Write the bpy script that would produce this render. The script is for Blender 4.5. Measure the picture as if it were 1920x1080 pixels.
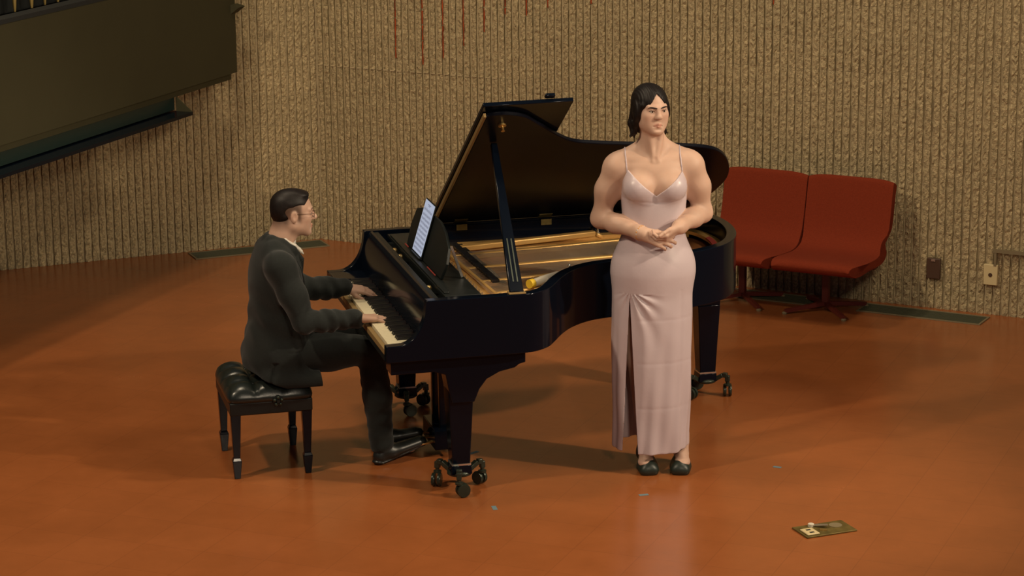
import bpy, bmesh, math, random
import numpy as np
from mathutils import Matrix, Vector
random.seed(7)
rng = np.random.default_rng(7)
for o in list(bpy.data.objects): bpy.data.objects.remove(o)
SC = bpy.context.scene
COL = SC.collection

# ------------------------------------------------------------------ camera, world, lights, exposure
def make_camera():
    pit, rol = math.radians(14.0), 0.0097
    fw = Vector((0, math.cos(pit), -math.sin(pit)))
    up0 = Vector((0, math.sin(pit), math.cos(pit))); rt0 = Vector((1, 0, 0))
    c, s = math.cos(rol), math.sin(rol)
    rt = c*rt0 - s*up0; up = s*rt0 + c*up0
    cd = bpy.data.cameras.new('camera'); co = bpy.data.objects.new('camera', cd); COL.objects.link(co)
    cd.sensor_width = 36.0; cd.lens = 4662.0/1920*36.0; cd.clip_end = 100
    m = Matrix((( rt.x, up.x, -fw.x, 0), (rt.y, up.y, -fw.y, 0), (rt.z, up.z, -fw.z, 3.73), (0, 0, 0, 1)))
    co.matrix_world = m
    SC.camera = co
make_camera()
SC.view_settings.view_transform = 'Standard'
SC.view_settings.look = 'None'
SC.view_settings.gamma = 1.0
SC.view_settings.use_curve_mapping = False
SC.view_settings.exposure = 0.0
w = bpy.data.worlds.new('hall_ambient'); SC.world = w; w.use_nodes = True
w.node_tree.nodes['Background'].inputs[0].default_value = (0.55, 0.72, 1.0, 1)
w.node_tree.nodes['Background'].inputs[1].default_value = 0.045

def area_light(name, loc, target, size, power, color, spread=180):
    ld = bpy.data.lights.new(name, 'AREA'); ld.shape = 'DISK'; ld.size = size; ld.energy = power; ld.color = color
    ld.spread = math.radians(spread)
    o = bpy.data.objects.new(name, ld); COL.objects.link(o); o.location = loc
    o.rotation_euler = (Vector(target)-Vector(loc)).to_track_quat('-Z', 'Y').to_euler()
    return o
def spot_light(name, loc, target, radius, power, color, cone, blend):
    ld = bpy.data.lights.new(name, 'SPOT'); ld.shadow_soft_size = radius; ld.energy = power; ld.color = color
    ld.spot_size = math.radians(cone); ld.spot_blend = blend
    o = bpy.data.objects.new(name, ld); COL.objects.link(o); o.location = loc
    o.rotation_euler = (Vector(target)-Vector(loc)).to_track_quat('-Z', 'Y').to_euler()
spot_light('stage_spot', (6.8, 8.6, 5.0), (0.0, 11.3, 0.7), 0.14, 1500, (1.0, 0.81, 0.58), 34, .6)
spot_light('wall_spot', (6.6, 5.6, 4.0), (-2.9, 15.4, 0.7), 0.2, 700, (1.0, 0.81, 0.56), 24, .8)
area_light('stage_lamp', (-4.4, 8.4, 6.2), (0.0, 12.4, 0.4), 0.40, 215, (1.0, 0.80, 0.56))
area_light('front_fill', (1.6, 3.0, 4.7), (0.2, 13.0, 0.8), 0.7, 140, (1.0, 0.82, 0.60))  # unseen soft fill added out front to lift the faces
area_light('house_lamp', (-1.8, 11.6, 6.6), (-1.2, 13.6, 0.5), 0.9, 108, (1.0, 0.81, 0.56))
area_light('house_lamp', (3.2, 10.2, 6.6), (1.8, 13.2, 0.5), 0.9, 125, (1.0, 0.81, 0.56))

# ------------------------------------------------------------------ materials
def mat(name, color, rough=0.5, metal=0.0, noise=None, bump=None, spec=0.5, coat=0.0, emit=None, sub=0.0, colvar=None, attr=None, sheen=0.0):
    """noise=(scale, amount) darkens / lightens; bump=(scale, strength)"""
    m = bpy.data.materials.new(name); m.use_nodes = True
    nt = m.node_tree; N = nt.nodes; L = nt.links
    b = N['Principled BSDF']
    b.inputs['Base Color'].default_value = (*color, 1)
    b.inputs['Roughness'].default_value = rough
    b.inputs['Metallic'].default_value = metal
    b.inputs['Specular IOR Level'].default_value = spec
    b.inputs['Coat Weight'].default_value = coat
    b.inputs['Coat Roughness'].default_value = 0.05
    if sheen: b.inputs['Sheen Weight'].default_value = sheen
    if sub:
        b.inputs['Subsurface Weight'].default_value = sub
        b.inputs['Subsurface Radius'].default_value = (0.012, 0.005, 0.003)
        b.inputs['Subsurface Scale'].default_value = 1.0
    if emit:
        b.inputs['Emission Color'].default_value = (*emit[0], 1); b.inputs['Emission Strength'].default_value = emit[1]
    tc = N.new('ShaderNodeTexCoord')
    src = None
    if attr:
        a = N.new('ShaderNodeAttribute'); a.attribute_name = attr; src = a.outputs['Color']
    if noise or colvar:
        nz = N.new('ShaderNodeTexNoise'); nz.inputs['Scale'].default_value = (noise or (6, .3))[0]; nz.inputs['Detail'].default_value = 6
        L.new(tc.outputs['Object'], nz.inputs['Vector'])
        amt = (noise or (6, .3))[1]
        mr = N.new('ShaderNodeMapRange'); mr.inputs['From Min'].default_value = 0.25; mr.inputs['From Max'].default_value = 0.75
        mr.inputs['To Min'].default_value = 1-amt; mr.inputs['To Max'].default_value = 1+amt
        L.new(nz.outputs['Fac'], mr.inputs['Value'])
        vm = N.new('ShaderNodeVectorMath'); vm.operation = 'SCALE'
        if src: L.new(src, vm.inputs[0])
        else: vm.inputs[0].default_value = color
        fac = mr.outputs['Result']
        if colvar:
            oi = N.new('ShaderNodeObjectInfo'); m2 = N.new('ShaderNodeMapRange')
            m2.inputs['To Min'].default_value = 1-colvar; m2.inputs['To Max'].default_value = 1+colvar
            L.new(oi.outputs['Random'], m2.inputs['Value'])
            mu = N.new('ShaderNodeMath'); mu.operation = 'MULTIPLY'
            L.new(fac, mu.inputs[0]); L.new(m2.outputs['Result'], mu.inputs[1]); fac = mu.outputs[0]
        L.new(fac, vm.inputs['Scale']); src = vm.outputs[0]
    if src: L.new(src, b.inputs['Base Color'])
    if bump:
        nb = N.new('ShaderNodeTexNoise'); nb.inputs['Scale'].default_value = bump[0]; nb.inputs['Detail'].default_value = 4
        L.new(tc.outputs['Object'], nb.inputs['Vector'])
        bp = N.new('ShaderNodeBump'); bp.inputs['Strength'].default_value = bump[1]; bp.inputs['Distance'].default_value = 0.01
        L.new(nb.outputs['Fac'], bp.inputs['Height']); L.new(bp.outputs['Normal'], b.inputs['Normal'])
    return m

def floor_material():
    m = bpy.data.materials.new('waxed_terracotta_tile'); m.use_nodes = True
    nt = m.node_tree; N = nt.nodes; L = nt.links; b = N['Principled BSDF']
    tc = N.new('ShaderNodeTexCoord')
    mp = N.new('ShaderNodeMapping'); mp.inputs['Rotation'].default_value = (0, 0, math.radians(22)); L.new(tc.outputs['Object'], mp.inputs['Vector'])
    br = N.new('ShaderNodeTexBrick'); br.offset = 0.0
    br.inputs['Scale'].default_value = 1.0; br.inputs['Brick Width'].default_value = 0.3; br.inputs['Row Height'].default_value = 0.3
    br.inputs['Mortar Size'].default_value = 0.0018
    br.inputs['Color1'].default_value = (0.300, 0.093, 0.027, 1); br.inputs['Color2'].default_value = (0.315, 0.098, 0.029, 1)
    br.inputs['Mortar'].default_value = (0.262, 0.081, 0.025, 1)
    L.new(mp.outputs[0], br.inputs['Vector'])
    nz = N.new('ShaderNodeTexNoise'); nz.inputs['Scale'].default_value = 2.2; nz.inputs['Detail'].default_value = 8; nz.inputs['Roughness'].default_value = .65
    L.new(tc.outputs['Object'], nz.inputs['Vector'])
    mr = N.new('ShaderNodeMapRange'); mr.inputs['From Min'].default_value = .3; mr.inputs['From Max'].default_value = .7; mr.inputs['To Min'].default_value = .9; mr.inputs['To Max'].default_value = 1.1
    L.new(nz.outputs['Fac'], mr.inputs['Value'])
    vm = N.new('ShaderNodeVectorMath'); vm.operation = 'SCALE'; L.new(br.outputs['Color'], vm.inputs[0]); L.new(mr.outputs[0], vm.inputs['Scale'])
    L.new(vm.outputs[0], b.inputs['Base Color'])
    mr2 = N.new('ShaderNodeMapRange'); mr2.inputs['From Min'].default_value = .3; mr2.inputs['From Max'].default_value = .7; mr2.inputs['To Min'].default_value = .17; mr2.inputs['To Max'].default_value = .28
    L.new(nz.outputs['Fac'], mr2.inputs['Value']); L.new(mr2.outputs[0], b.inputs['Roughness'])
    b.inputs['Specular IOR Level'].default_value = 0.45
    nb = N.new('ShaderNodeTexNoise'); nb.inputs['Scale'].default_value = 9; nb.inputs['Detail'].default_value = 3; L.new(tc.outputs['Object'], nb.inputs['Vector'])
    bp = N.new('ShaderNodeBump'); bp.inputs['Strength'].default_value = .06; bp.inputs['Distance'].default_value = .01
    L.new(nb.outputs['Fac'], bp.inputs['Height']); L.new(bp.outputs['Normal'], b.inputs['Normal'])
    return m

M = dict(
 floor=floor_material(),
 block=mat('split_face_concrete', (0.47, 0.370, 0.210), .92, noise=(62, .50), bump=(150, 1.0), colvar=.05, spec=.2),
 mortar=mat('pale_mortar', (0.50, 0.40, 0.24), .95, noise=(12, .15), bump=(80, .3), spec=.2),
 grooveshade=mat('shaded_groove_concrete', (0.30, 0.245, 0.135), .95, noise=(40, .15), spec=.1),  # cast faces inside the grooves, colour darkened to stand in for groove shade
 rust=mat('rust_stain', (0.34, 0.06, 0.012), .8, noise=(20, .6)),
 black=mat('polished_ebony', (0.0025, 0.0045, 0.0095), .13, spec=.22),
 satin=mat('satin_ebony', (0.009, 0.0115, 0.011), .42, spec=.35),
 lidin=mat('lid_lacquer', (0.004, 0.0045, 0.008), .28, spec=.12),
 gold=mat('bronze_plate', (0.62, 0.37, 0.12), .38, metal=.45, noise=(5, .12)),
 brass=mat('worn_brass', (0.70, 0.48, 0.18), .28, metal=.9),
 steel=mat('bright_steel', (0.75, 0.73, 0.68), .25, metal=.9),
 string=mat('steel_string', (0.42, 0.36, 0.28), .35, metal=.8),
 sound=mat('spruce_soundboard', (0.30, 0.115, 0.04), .4, noise=(9, .2)),
 felt=mat('red_felt', (0.28, 0.03, 0.02), .95),
 ivory=mat('ivory_key', (0.80, 0.72, 0.50), .3),
 keywood=mat('key_wood', (0.26, 0.17, 0.065), .5),
 ebony=mat('ebony_key', (0.01, 0.01, 0.012), .35),
 leather=mat('black_leather', (0.012, 0.016, 0.014), .30, bump=(60, .05), spec=.5),
 upholstery=mat('red_upholstery', (0.205, 0.030, 0.011), .95, noise=(140, .12), bump=(300, .3), spec=.15),
 redpaint=mat('oxblood_steel', (0.12, 0.018, 0.012), .45),
 case=mat('olive_case_panel', (0.044, 0.040, 0.018), .7, noise=(3, .06), spec=.3),
 shelf=mat('dark_green_lacquer', (0.008, 0.022, 0.020), .35, spec=.5),
 pipe=mat('organ_pipe_metal', (0.42, 0.30, 0.10), .45, metal=.6),
 dark=mat('dark_recess', (0.01, 0.012, 0.012), .8),
 grille=mat('grille_bronze', (0.075, 0.078, 0.045), .6, metal=.2),
 grilledark=mat('grille_gap', (0.03, 0.032, 0.022), .8),
 cream=mat('cream_plastic', (0.62, 0.50, 0.27), .45),
 brownplate=mat('brown_plastic', (0.07, 0.035, 0.02), .45),
 conduit=mat('painted_conduit', (0.20, 0.155, 0.085), .6),
 tape=mat('blue_tape', (0.13, 0.20, 0.23), .8),
 boxbrass=mat('tarnished_brass', (0.17, 0.125, 0.035), .5, metal=.5, noise=(25, .4)),
 screen=mat('tablet_screen', (0.02, 0.02, 0.02), .3, emit=((0.62, 0.68, 0.85), 0.62)),
 ink=mat('music_print', (0.02, 0.02, 0.03), .5, emit=((0.10, 0.10, 0.16), .6)),
 yellow=mat('yellow_band', (0.75, 0.50, 0.03), .6),
 white=mat('white_cloth', (0.62, 0.56, 0.45), .8),
 castergreen=mat('caster_steel', (0.035, 0.045, 0.032), .3, metal=.4),
)

# ------------------------------------------------------------------ object helpers
def link(name, me, parent=None, smooth=False, m=None, loc=None):
    o = bpy.data.objects.new(name, me); COL.objects.link(o)
    if parent: o.parent = parent
    if loc is not None: o.location = loc
    if m is not None and me is not None and not me.materials: me.materials.append(m)
    return o

def empty(name, loc=(0, 0, 0), rz=0, label=None, cat=None, group=None, parent=None):
    o = bpy.data.objects.new(name, None); COL.objects.link(o); o.location = loc; o.rotation_euler = (0, 0, rz)
    o.empty_display_size = .1
    if parent: o.parent = parent
    tag(o, label, cat, group); return o

def tag(o, label=None, cat=None, group=None, kind=None):
    if label: o['label'] = label
    if cat: o['category'] = cat
    if group: o['group'] = group
    if kind: o['kind'] = kind
    return o

class MB:
    """collects simple solids in one bmesh"""
    def __init__(s): s.bm = bmesh.new()
    def hexa(s, p):
        v = [s.bm.verts.new(q) for q in p]
        for f in ((0,3,2,1),(4,5,6,7),(0,1,5,4),(1,2,6,5),(2,3,7,6),(3,0,4,7)): s.bm.faces.new([v[i] for i in f])
        return s
    def box(s, x0, x1, y0, y1, z0, z1):
        return s.hexa([(x0,y0,z0),(x1,y0,z0),(x1,y1,z0),(x0,y1,z0),(x0,y0,z1),(x1,y0,z1),(x1,y1,z1),(x0,y1,z1)])
    def taper(s, c0, h0, c1, h1):
        """square frustum: centres and half sizes (hx,hy)"""
        q = []
        for c, h in ((c0, h0), (c1, h1)):
            for sx, sy in ((-1,-1),(1,-1),(1,1),(-1,1)): q.append((c[0]+sx*h[0], c[1]+sy*h[1], c[2]))
        return s.hexa(q)
    def bar(s, a, b, wd, th, up=(0,0,1), wd2=None):
        a = Vector(a); b = Vector(b); d = (b-a).normalized(); up = Vector(up)
        sd = d.cross(up).normalized(); u2 = sd.cross(d).normalized(); q = []
        for c, ww in ((a, wd), (b, wd2 or wd)):
            for i, j in ((-1,-1),(1,-1),(1,1),(-1,1)): q.append(c + sd*(i*ww/2) + u2*(j*th/2))
        return s.hexa(q)
    def prism(s, pts, z0, z1):
        lo = [s.bm.verts.new((x, y, z0)) for x, y in pts]; hi = [s.bm.verts.new((x, y, z1)) for x, y in pts]
        n = len(pts); s.bm.faces.new(lo[::-1]); s.bm.faces.new(hi)
        for i in range(n): s.bm.faces.new((lo[i], lo[(i+1)%n], hi[(i+1)%n], hi[i]))
        return s
    def poly(s, lo3, hi3):
        lo = [s.bm.verts.new(p) for p in lo3]; hi = [s.bm.verts.new(p) for p in hi3]
        n = len(lo); s.bm.faces.new(lo[::-1]); s.bm.faces.new(hi)
        for i in range(n): s.bm.faces.new((lo[i], lo[(i+1)%n], hi[(i+1)%n], hi[i]))
        return s
    def tube(s, path, r, seg=10, cap=True):
        P = [Vector(p) for p in path]; n = len(P); rs = r if hasattr(r, '__len__') else [r]*n
        rings = []; ref = Vector((0.13, 0.27, 1)).normalized()
        for i in range(n):
            d = (P[min(i+1, n-1)] - P[max(i-1, 0)]).normalized()
            a = d.cross(ref)
            if a.length < .05: a = d.cross(Vector((1, 0, 0)))
            a.normalize(); b = d.cross(a).normalized()
            rings.append([s.bm.verts.new(P[i] + (a*math.cos(t)+b*math.sin(t))*rs[i]) for t in [2*math.pi*k/seg for k in range(seg)]])
        for i in range(n-1):
            for k in range(seg): s.bm.faces.new((rings[i][k], rings[i][(k+1)%seg], rings[i+1][(k+1)%seg], rings[i+1][k]))
        if cap: s.bm.faces.new(rings[0][::-1]); s.bm.faces.new(rings[-1])
        return s
    def lathe(s, prof, c=(0,0,0), seg=16, axis='z'):
        rings = []
        for r, h in prof:
            ring = []
            for k in range(seg):
                t = 2*math.pi*k/seg; x, y = r*math.cos(t), r*math.sin(t)
                p = {'z': (x, y, h), 'x': (h, x, y), 'y': (y, h, x)}[axis]
                ring.append(s.bm.verts.new((p[0]+c[0], p[1]+c[1], p[2]+c[2])))
            rings.append(ring)
        for i in range(len(rings)-1):
            for k in range(seg): s.bm.faces.new((rings[i][k], rings[i][(k+1)%seg], rings[i+1][(k+1)%seg], rings[i+1][k]))
        s.bm.faces.new(rings[0][::-1]); s.bm.faces.new(rings[-1]); return s
    def build(s, name, m, parent=None, smooth=False, bevel=0, off=None, sm_angle=None):
        if off is not None: bmesh.ops.translate(s.bm, verts=s.bm.verts, vec=off)
        bmesh.ops.recalc_face_normals(s.bm, faces=s.bm.faces)
        me = bpy.data.meshes.new(name); s.bm.to_mesh(me); s.bm.free()
        me.materials.append(m)
        if smooth:
            for p in me.polygons: p.use_smooth = True
            if sm_angle: me.set_sharp_from_angle(angle=math.radians(sm_angle))
        o = link(name, me, parent)
        if bevel:
            md = o.modifiers.new('bevel', 'BEVEL'); md.width = bevel; md.segments = 2; md.limit_method = 'ANGLE'; md.angle_limit = math.radians(35)
            for p in me.polygons: p.use_smooth = True
            me.set_sharp_from_angle(angle=math.radians(30))
        return o

def catmull(pts, n=8, closed=False):
    out = []; m = len(pts); rngi = range(m if closed else m-1)
    g = (lambda i: pts[i % m]) if closed else (lambda i: pts[min(max(i, 0), m-1)])
    for i in rngi:
        p0, p1, p2, p3 = [np.array(g(i+k), float) for k in (-1, 0, 1, 2)]
        for k in range(n):
            t = k/n
            out.append(.5*((2*p1)+(-p0+p2)*t+(2*p0-5*p1+4*p2-p3)*t*t+(-p0+3*p1-3*p2+p3)*t**3))
    if not closed: out.append(np.array(pts[-1], float))
    return out

# ------------------------------------------------------------------ the room
CORNER = Vector((-1.294, 16.382, 0))
TR = Vector((0.8829, -0.4695, 0)); NR = Vector((-0.4695, -0.8829, 0))      # right wall: along, into the room
TL = Vector((-0.9238, -0.3829, 0)); NL = Vector((0.3829, -0.9238, 0))      # left wall
BW, BH = 0.405, 0.198

MB().box(-7, 7, 2, 20, -0.15, 0).build('floor', M['floor'])['kind'] = 'structure'

def block_mesh(seed):
    r = random.Random(seed); bm = bmesh.new()
    W, H = BW, BH-0.0012; nr = 8; pit = BW/nr; gw = 0.0155; dep = 0.042
    rows = 11
    def quad(a, b, c, d): bm.faces.new((a, b, c, d))
    for i in range(nr):
        x0 = i*pit + gw/2 + r.uniform(-.0008, .0008); x1 = (i+1)*pit - gw/2 + r.uniform(-.0008, .0008)
        F = []; B = []
        for j in range(rows+1):
            z = H*j/rows; row = []
            for k in range(4):
                x = x0+(x1-x0)*k/3
                y = (r.uniform(-.0065, .0045) if 0 < j < rows else r.uniform(-.002, .002)) + (0.003 if k in (0, 3) else 0)
                zz = z + (r.uniform(-.005, .005) if 0 < j < rows else 0)
                row.append(bm.verts.new((x+(r.uniform(-.0025, .0025) if k in (1, 2) else r.uniform(-.0012, .0012)), y, zz)))
            F.append(row); B.append((bm.verts.new((x0, dep, z)), bm.verts.new((x1, dep, z))))
        for j in range(rows):
            for k in range(3): quad(F[j][k], F[j][k+1], F[j+1][k+1], F[j+1][k])
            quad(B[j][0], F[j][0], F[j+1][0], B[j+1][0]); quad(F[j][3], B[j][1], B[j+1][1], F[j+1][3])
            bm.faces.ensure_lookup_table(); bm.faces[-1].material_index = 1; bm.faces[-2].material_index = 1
        bm.faces.new((F[0][0], B[0][0], B[0][1], F[0][3], F[0][2], F[0][1]))
        bm.faces.new((F[rows][0], F[rows][1], F[rows][2], F[rows][3], B[rows][1], B[rows][0]))
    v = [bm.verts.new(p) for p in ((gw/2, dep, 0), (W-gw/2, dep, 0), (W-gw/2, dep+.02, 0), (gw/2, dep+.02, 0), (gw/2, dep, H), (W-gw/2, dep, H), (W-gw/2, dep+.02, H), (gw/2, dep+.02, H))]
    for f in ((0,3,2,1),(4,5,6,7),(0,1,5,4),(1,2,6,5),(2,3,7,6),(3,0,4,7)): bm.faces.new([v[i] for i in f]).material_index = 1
    bmesh.ops.recalc_face_normals(bm, faces=bm.faces)
    me = bpy.data.meshes.new('block'); bm.to_mesh(me); bm.free(); me.materials.append(M['block']); me.materials.append(M['grooveshade']); return me
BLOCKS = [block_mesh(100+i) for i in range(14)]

def wall(name, T, Nn, x0, cols, rows, flip):
    # wall local frame: x along the wall, -y into the room
    ex = T if not flip else -T
    ang = math.atan2(ex.y, ex.x)
    root = MB().box(x0 - .05, x0+cols*BW + .05, .016, .25, 0, rows*BH+.02).build(name, M['mortar'])
    if flip:
        pass
    root.location = CORNER; root.rotation_euler = (0, 0, ang); root['kind'] = 'structure'
    r = random.Random(name)
    for j in range(rows):
        for i in range(cols):
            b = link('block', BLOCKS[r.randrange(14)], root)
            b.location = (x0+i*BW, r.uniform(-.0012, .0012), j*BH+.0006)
    return root
wall_r = wall('wall_right', TR, NR, 0.015, 15, 17, False)
wall_l = wall('wall_left', TL, NL, -9*BW+0.010, 9, 17, True)

# rust streaks running down the grooves of the right wall
rs = [(.647, 1.27, 3), (.801, 1.24, 2.2), (.957, 1.29, 3), (1.109, 1.38, 3), (1.26, 1.48, 3), (1.41, 1.60, 3), (1.57, 1.60, 3), (1.727, 1.66, 3), (2.03, 1.70, 3), (3.26, 1.76, 3)]
for x, zb, zt in rs:
    k = round((x-0.015)/(BW/8)); xx = 0.015 + k*BW/8
    mb = MB(); r = random.Random(k); z = zb
    while z < 3.0:
        h = r.uniform(.03, .12); mb.box(xx-.0035-r.uniform(0, .001), xx+.0035+r.uniform(0, .001), .004+r.uniform(0, .003), .03, z, z+h); z += h + (r.uniform(.0, .02) if r.random() < .35 else 0)
    mb.build('rust_streak', M['rust'], wall_r)

mb = MB(); r = random.Random(5)
for k in range(27):
    x = 0.015+(k+.5)*BW/8; hh = r.uniform(.004, .009); mb.box(x-.017, x+.017, -.006, .002, 6*BH-hh/2+r.uniform(-.002, .002), 6*BH+hh/2)
tag(mb.build('mortar_smear', M['mortar'], wall_r), kind='stuff')

def on_wall(x, y, z):      # right-wall coordinates: along, out of the wall, up
    return CORNER + TR*x + NR*y + Vector((0, 0, z))
RA = math.atan2(TR.y, TR.x)

# wall plates and conduit
o = MB().box(-.042, .042, -.0, .022, -.062, .062).build('outlet_box', M['brownplate'], bevel=.004)
o.location = on_wall(4.312, .030, .25); o.rotation_euler = (0, 0, RA); tag(o, 'dark brown blank box plate low on the ribbed wall', 'outlet box')
MB().box(-.012, .012, -.006, 0, .045, .058).build('latch', M['steel'], o)
e = empty('outlet_plate', on_wall(4.66, .012, .248), RA, 'cream plastic outlet plate on the wall under the thin conduit', 'outlet plate')
MB().box(-.042, .042, -.016, .006, -.062, .062).build('plate', M['cream'], e, bevel=.004)
MB().lathe([(0.012, -.019), (.012, -.015)], seg=12, axis='y').build('socket', M['brownplate'], e)
e = empty('conduit', on_wall(4.70, .02, .395), RA, 'thin painted conduit with a drop running right above the cream plate', 'conduit')
MB().box(-.03, 1.3, -.014, .006, -.010, .010).build('run', M['conduit'], e)
MB().box(-.022, -.006, -.012, .006, -.09, -.008).build('drop', M['conduit'], e)

# floor grilles along the walls
def grille(cx, cy, ang, L, Wd, label):
    e = empty('floor_grille', (cx, cy, 0), ang, label, 'floor vent', 'floor grilles along the walls')
    fr = MB(); t = .012
    fr.box(-L/2, L/2, -Wd/2, -Wd/2+t, .0005, .006); fr.box(-L/2, L/2, Wd/2-t, Wd/2, .0005, .006)
    fr.box(-L/2, -L/2+t, -Wd/2+t, Wd/2-t, .0005, .006); fr.box(L/2-t, L/2, -Wd/2+t, Wd/2-t, .0005, .006)
    fr.build('frame', M['conduit'], e)
    MB().box(-L/2+t, L/2-t, -Wd/2+t, Wd/2-t, .0005, .002).build('backing', M['grilledark'], e)
    s = MB(); n = 9
    for k in range(n):
        y = -Wd/2+t+(Wd-2*t)*(k+.5)/n; s.box(-L/2+t, L/2-t, y-.004, y+.004, .001, .005)
    tag(s.build('slats', M['grille'], e), kind='stuff')
def gpos(x, y): p = on_wall(x, y, 0); return p.x, p.y
gx, gy = gpos(4.30, .165)
grille(gx, gy, RA, .76, .20, 'long grey-green floor grille right of the red seats, along the right wall')
gx, gy = gpos(3.36, .165)
grille(gx, gy, RA, .60, .20, 'dim floor grille under the red seats')
pl = CORNER + TL*0.47 + NL*0.14
grille(pl.x, pl.y, math.atan2(-TL.y, -TL.x), .92, .2, 'grey-green floor grille behind the seated pianist, along the left wall')

# blue tape marks
for (x, y, a, l, lab) in [(-.09, 10.80, 1.75, .055, 'blue tape mark nearest the bottom edge, below the front piano leg'),
                          (.602, 10.965, .25, .045, 'faint blue tape mark on the floor in front of the singer'),
                          (1.263, 11.357, -.5, .04, 'blue tape mark on the open floor right of the singer'),
                          (-.196, 11.63, .75, .06, 'blue tape mark just behind the front piano leg')]:
    o = MB().box(-l/2, l/2, -.011, .011, .0004, .0012).build('tape_mark', M['tape']); o.location = (x, y, 0); o.rotation_euler = (0, 0, a)
    tag(o, lab, 'tape', 'blue tape marks on the floor')

# floor box
e = empty('floor_box', (1.378, 10.458, 0), math.radians(21.8), 'flat tarnished brass floor box with a white socket and open lid', 'floor outlet')
MB().box(-.125, .125, -.072, .072, .0005, .008).build('plate', M['boxbrass'], e, bevel=.002)
s = MB(); s.box(-.115, -.055, -.060, .018, .008, .015); so = s.build('socket', M['cream'], e, bevel=.003)
for yy in (-.040, -.006): MB().box(-.096, -.074, yy-.007, yy+.007, .0151, .0157).build('slot', M['dark'], so)
MB().bar((-.035, .045, .014), (.018, .005, .020), .022, .004).build('lid_flap', M['steel'], e)
MB().lathe([(.014, .008), (.014, .020), (.010, .022)], (-.042, .048, 0), 12).build('screw_cap', M['white'], e)
MB().bar((-.03, -.012, .011), (-.004, -.028, .011), .012, .005).build('hinge', M['brass'], e)
MB().lathe([(.030, .008), (.030, .010)], (.065, .018, 0), 20).build('cover_disc', M['conduit'], e)

# ------------------------------------------------------------------ organ case on the left
D = Vector((math.sin(math.radians(22.5)), math.cos(math.radians(22.5)), 0)); ND = Vector((D.y, -D.x, 0))
EC = Vector((-1.758, 15.9, 0))
case = empty('organ_case', EC, math.atan2(D.y, D.x), 'dark olive hanging organ case with rows of pipes, upper left', 'organ')
# local frame: +x toward the far end, -y toward the room side seen, z up
MB().box(-6.2, 0, 0, .035, 1.219, 1.875).box(-.03, 0, .035, .9, 1.219, 3.4).build('face_panel', M['case'], case)
MB().box(-6.2, -.06, .012, .045, 1.180, 1.219).build('bottom_panel', M['case'], case)
MB().box(-6.2, -1.42, .0, .10, 1.872, 1.90).build('sill', M['dark'], case)
MB().box(-1.42, 0, .0, .035, 1.875, 3.4).build('end_panel', M['case'], case)
MB().box(-6.2, -.03, .62, .68, 1.18, 3.4).build('back_panel', M['dark'], case)
MB().box(-6.2, -.78, .02, .60, 1.10, 1.18).build('recess', M['shelf'], case)
MB().box(-6.2, -.765, -.10, .60, 1.072, 1.092).build('shelf_board', M['black'], case)
MB().poly([(-.775, .012, 1.182), (-.775, .012, 1.092), (-.775, -.10, 1.092)], [(-.765, .012, 1.182), (-.765, .012, 1.092), (-.765, -.10, 1.092)]).build('gusset', M['case'], case)
MB().poly([(-.06, .0, 1.66), (-.06, -.06, 1.645), (-.06, -.0, 1.60)], [(.03, .0, 1.66), (.03, -.06, 1.645), (.03, 0, 1.60)]).build('gusset', M['case'], case)
MB().box(-6.2, -1.35, .34, .36, 1.85, 3.4).build('recess_back', M['dark'], case)
x = -1.60; k = 0
while x > -5.8:
    rr = .017 if k % 2 else .020
    MB().lathe([(rr*.35, 1.90), (rr*.5, 1.92), (rr, 2.02), (rr, 3.15+.15*math.sin(k*.7)), (rr*.8, 3.16+.15*math.sin(k*.7))], (x, .12, 0), 12).build('organ_pipe', M['pipe'], case, smooth=True, sm_angle=40)
    x -= .135 if k < 4 else .17; k += 1

# ------------------------------------------------------------------ tandem seats by the right wall
seat = empty('tandem_seating', on_wall(3.60, .32, 0), RA, 'pair of joined red upholstered chairs on pedestals against the ribbed wall', 'seating')
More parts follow.
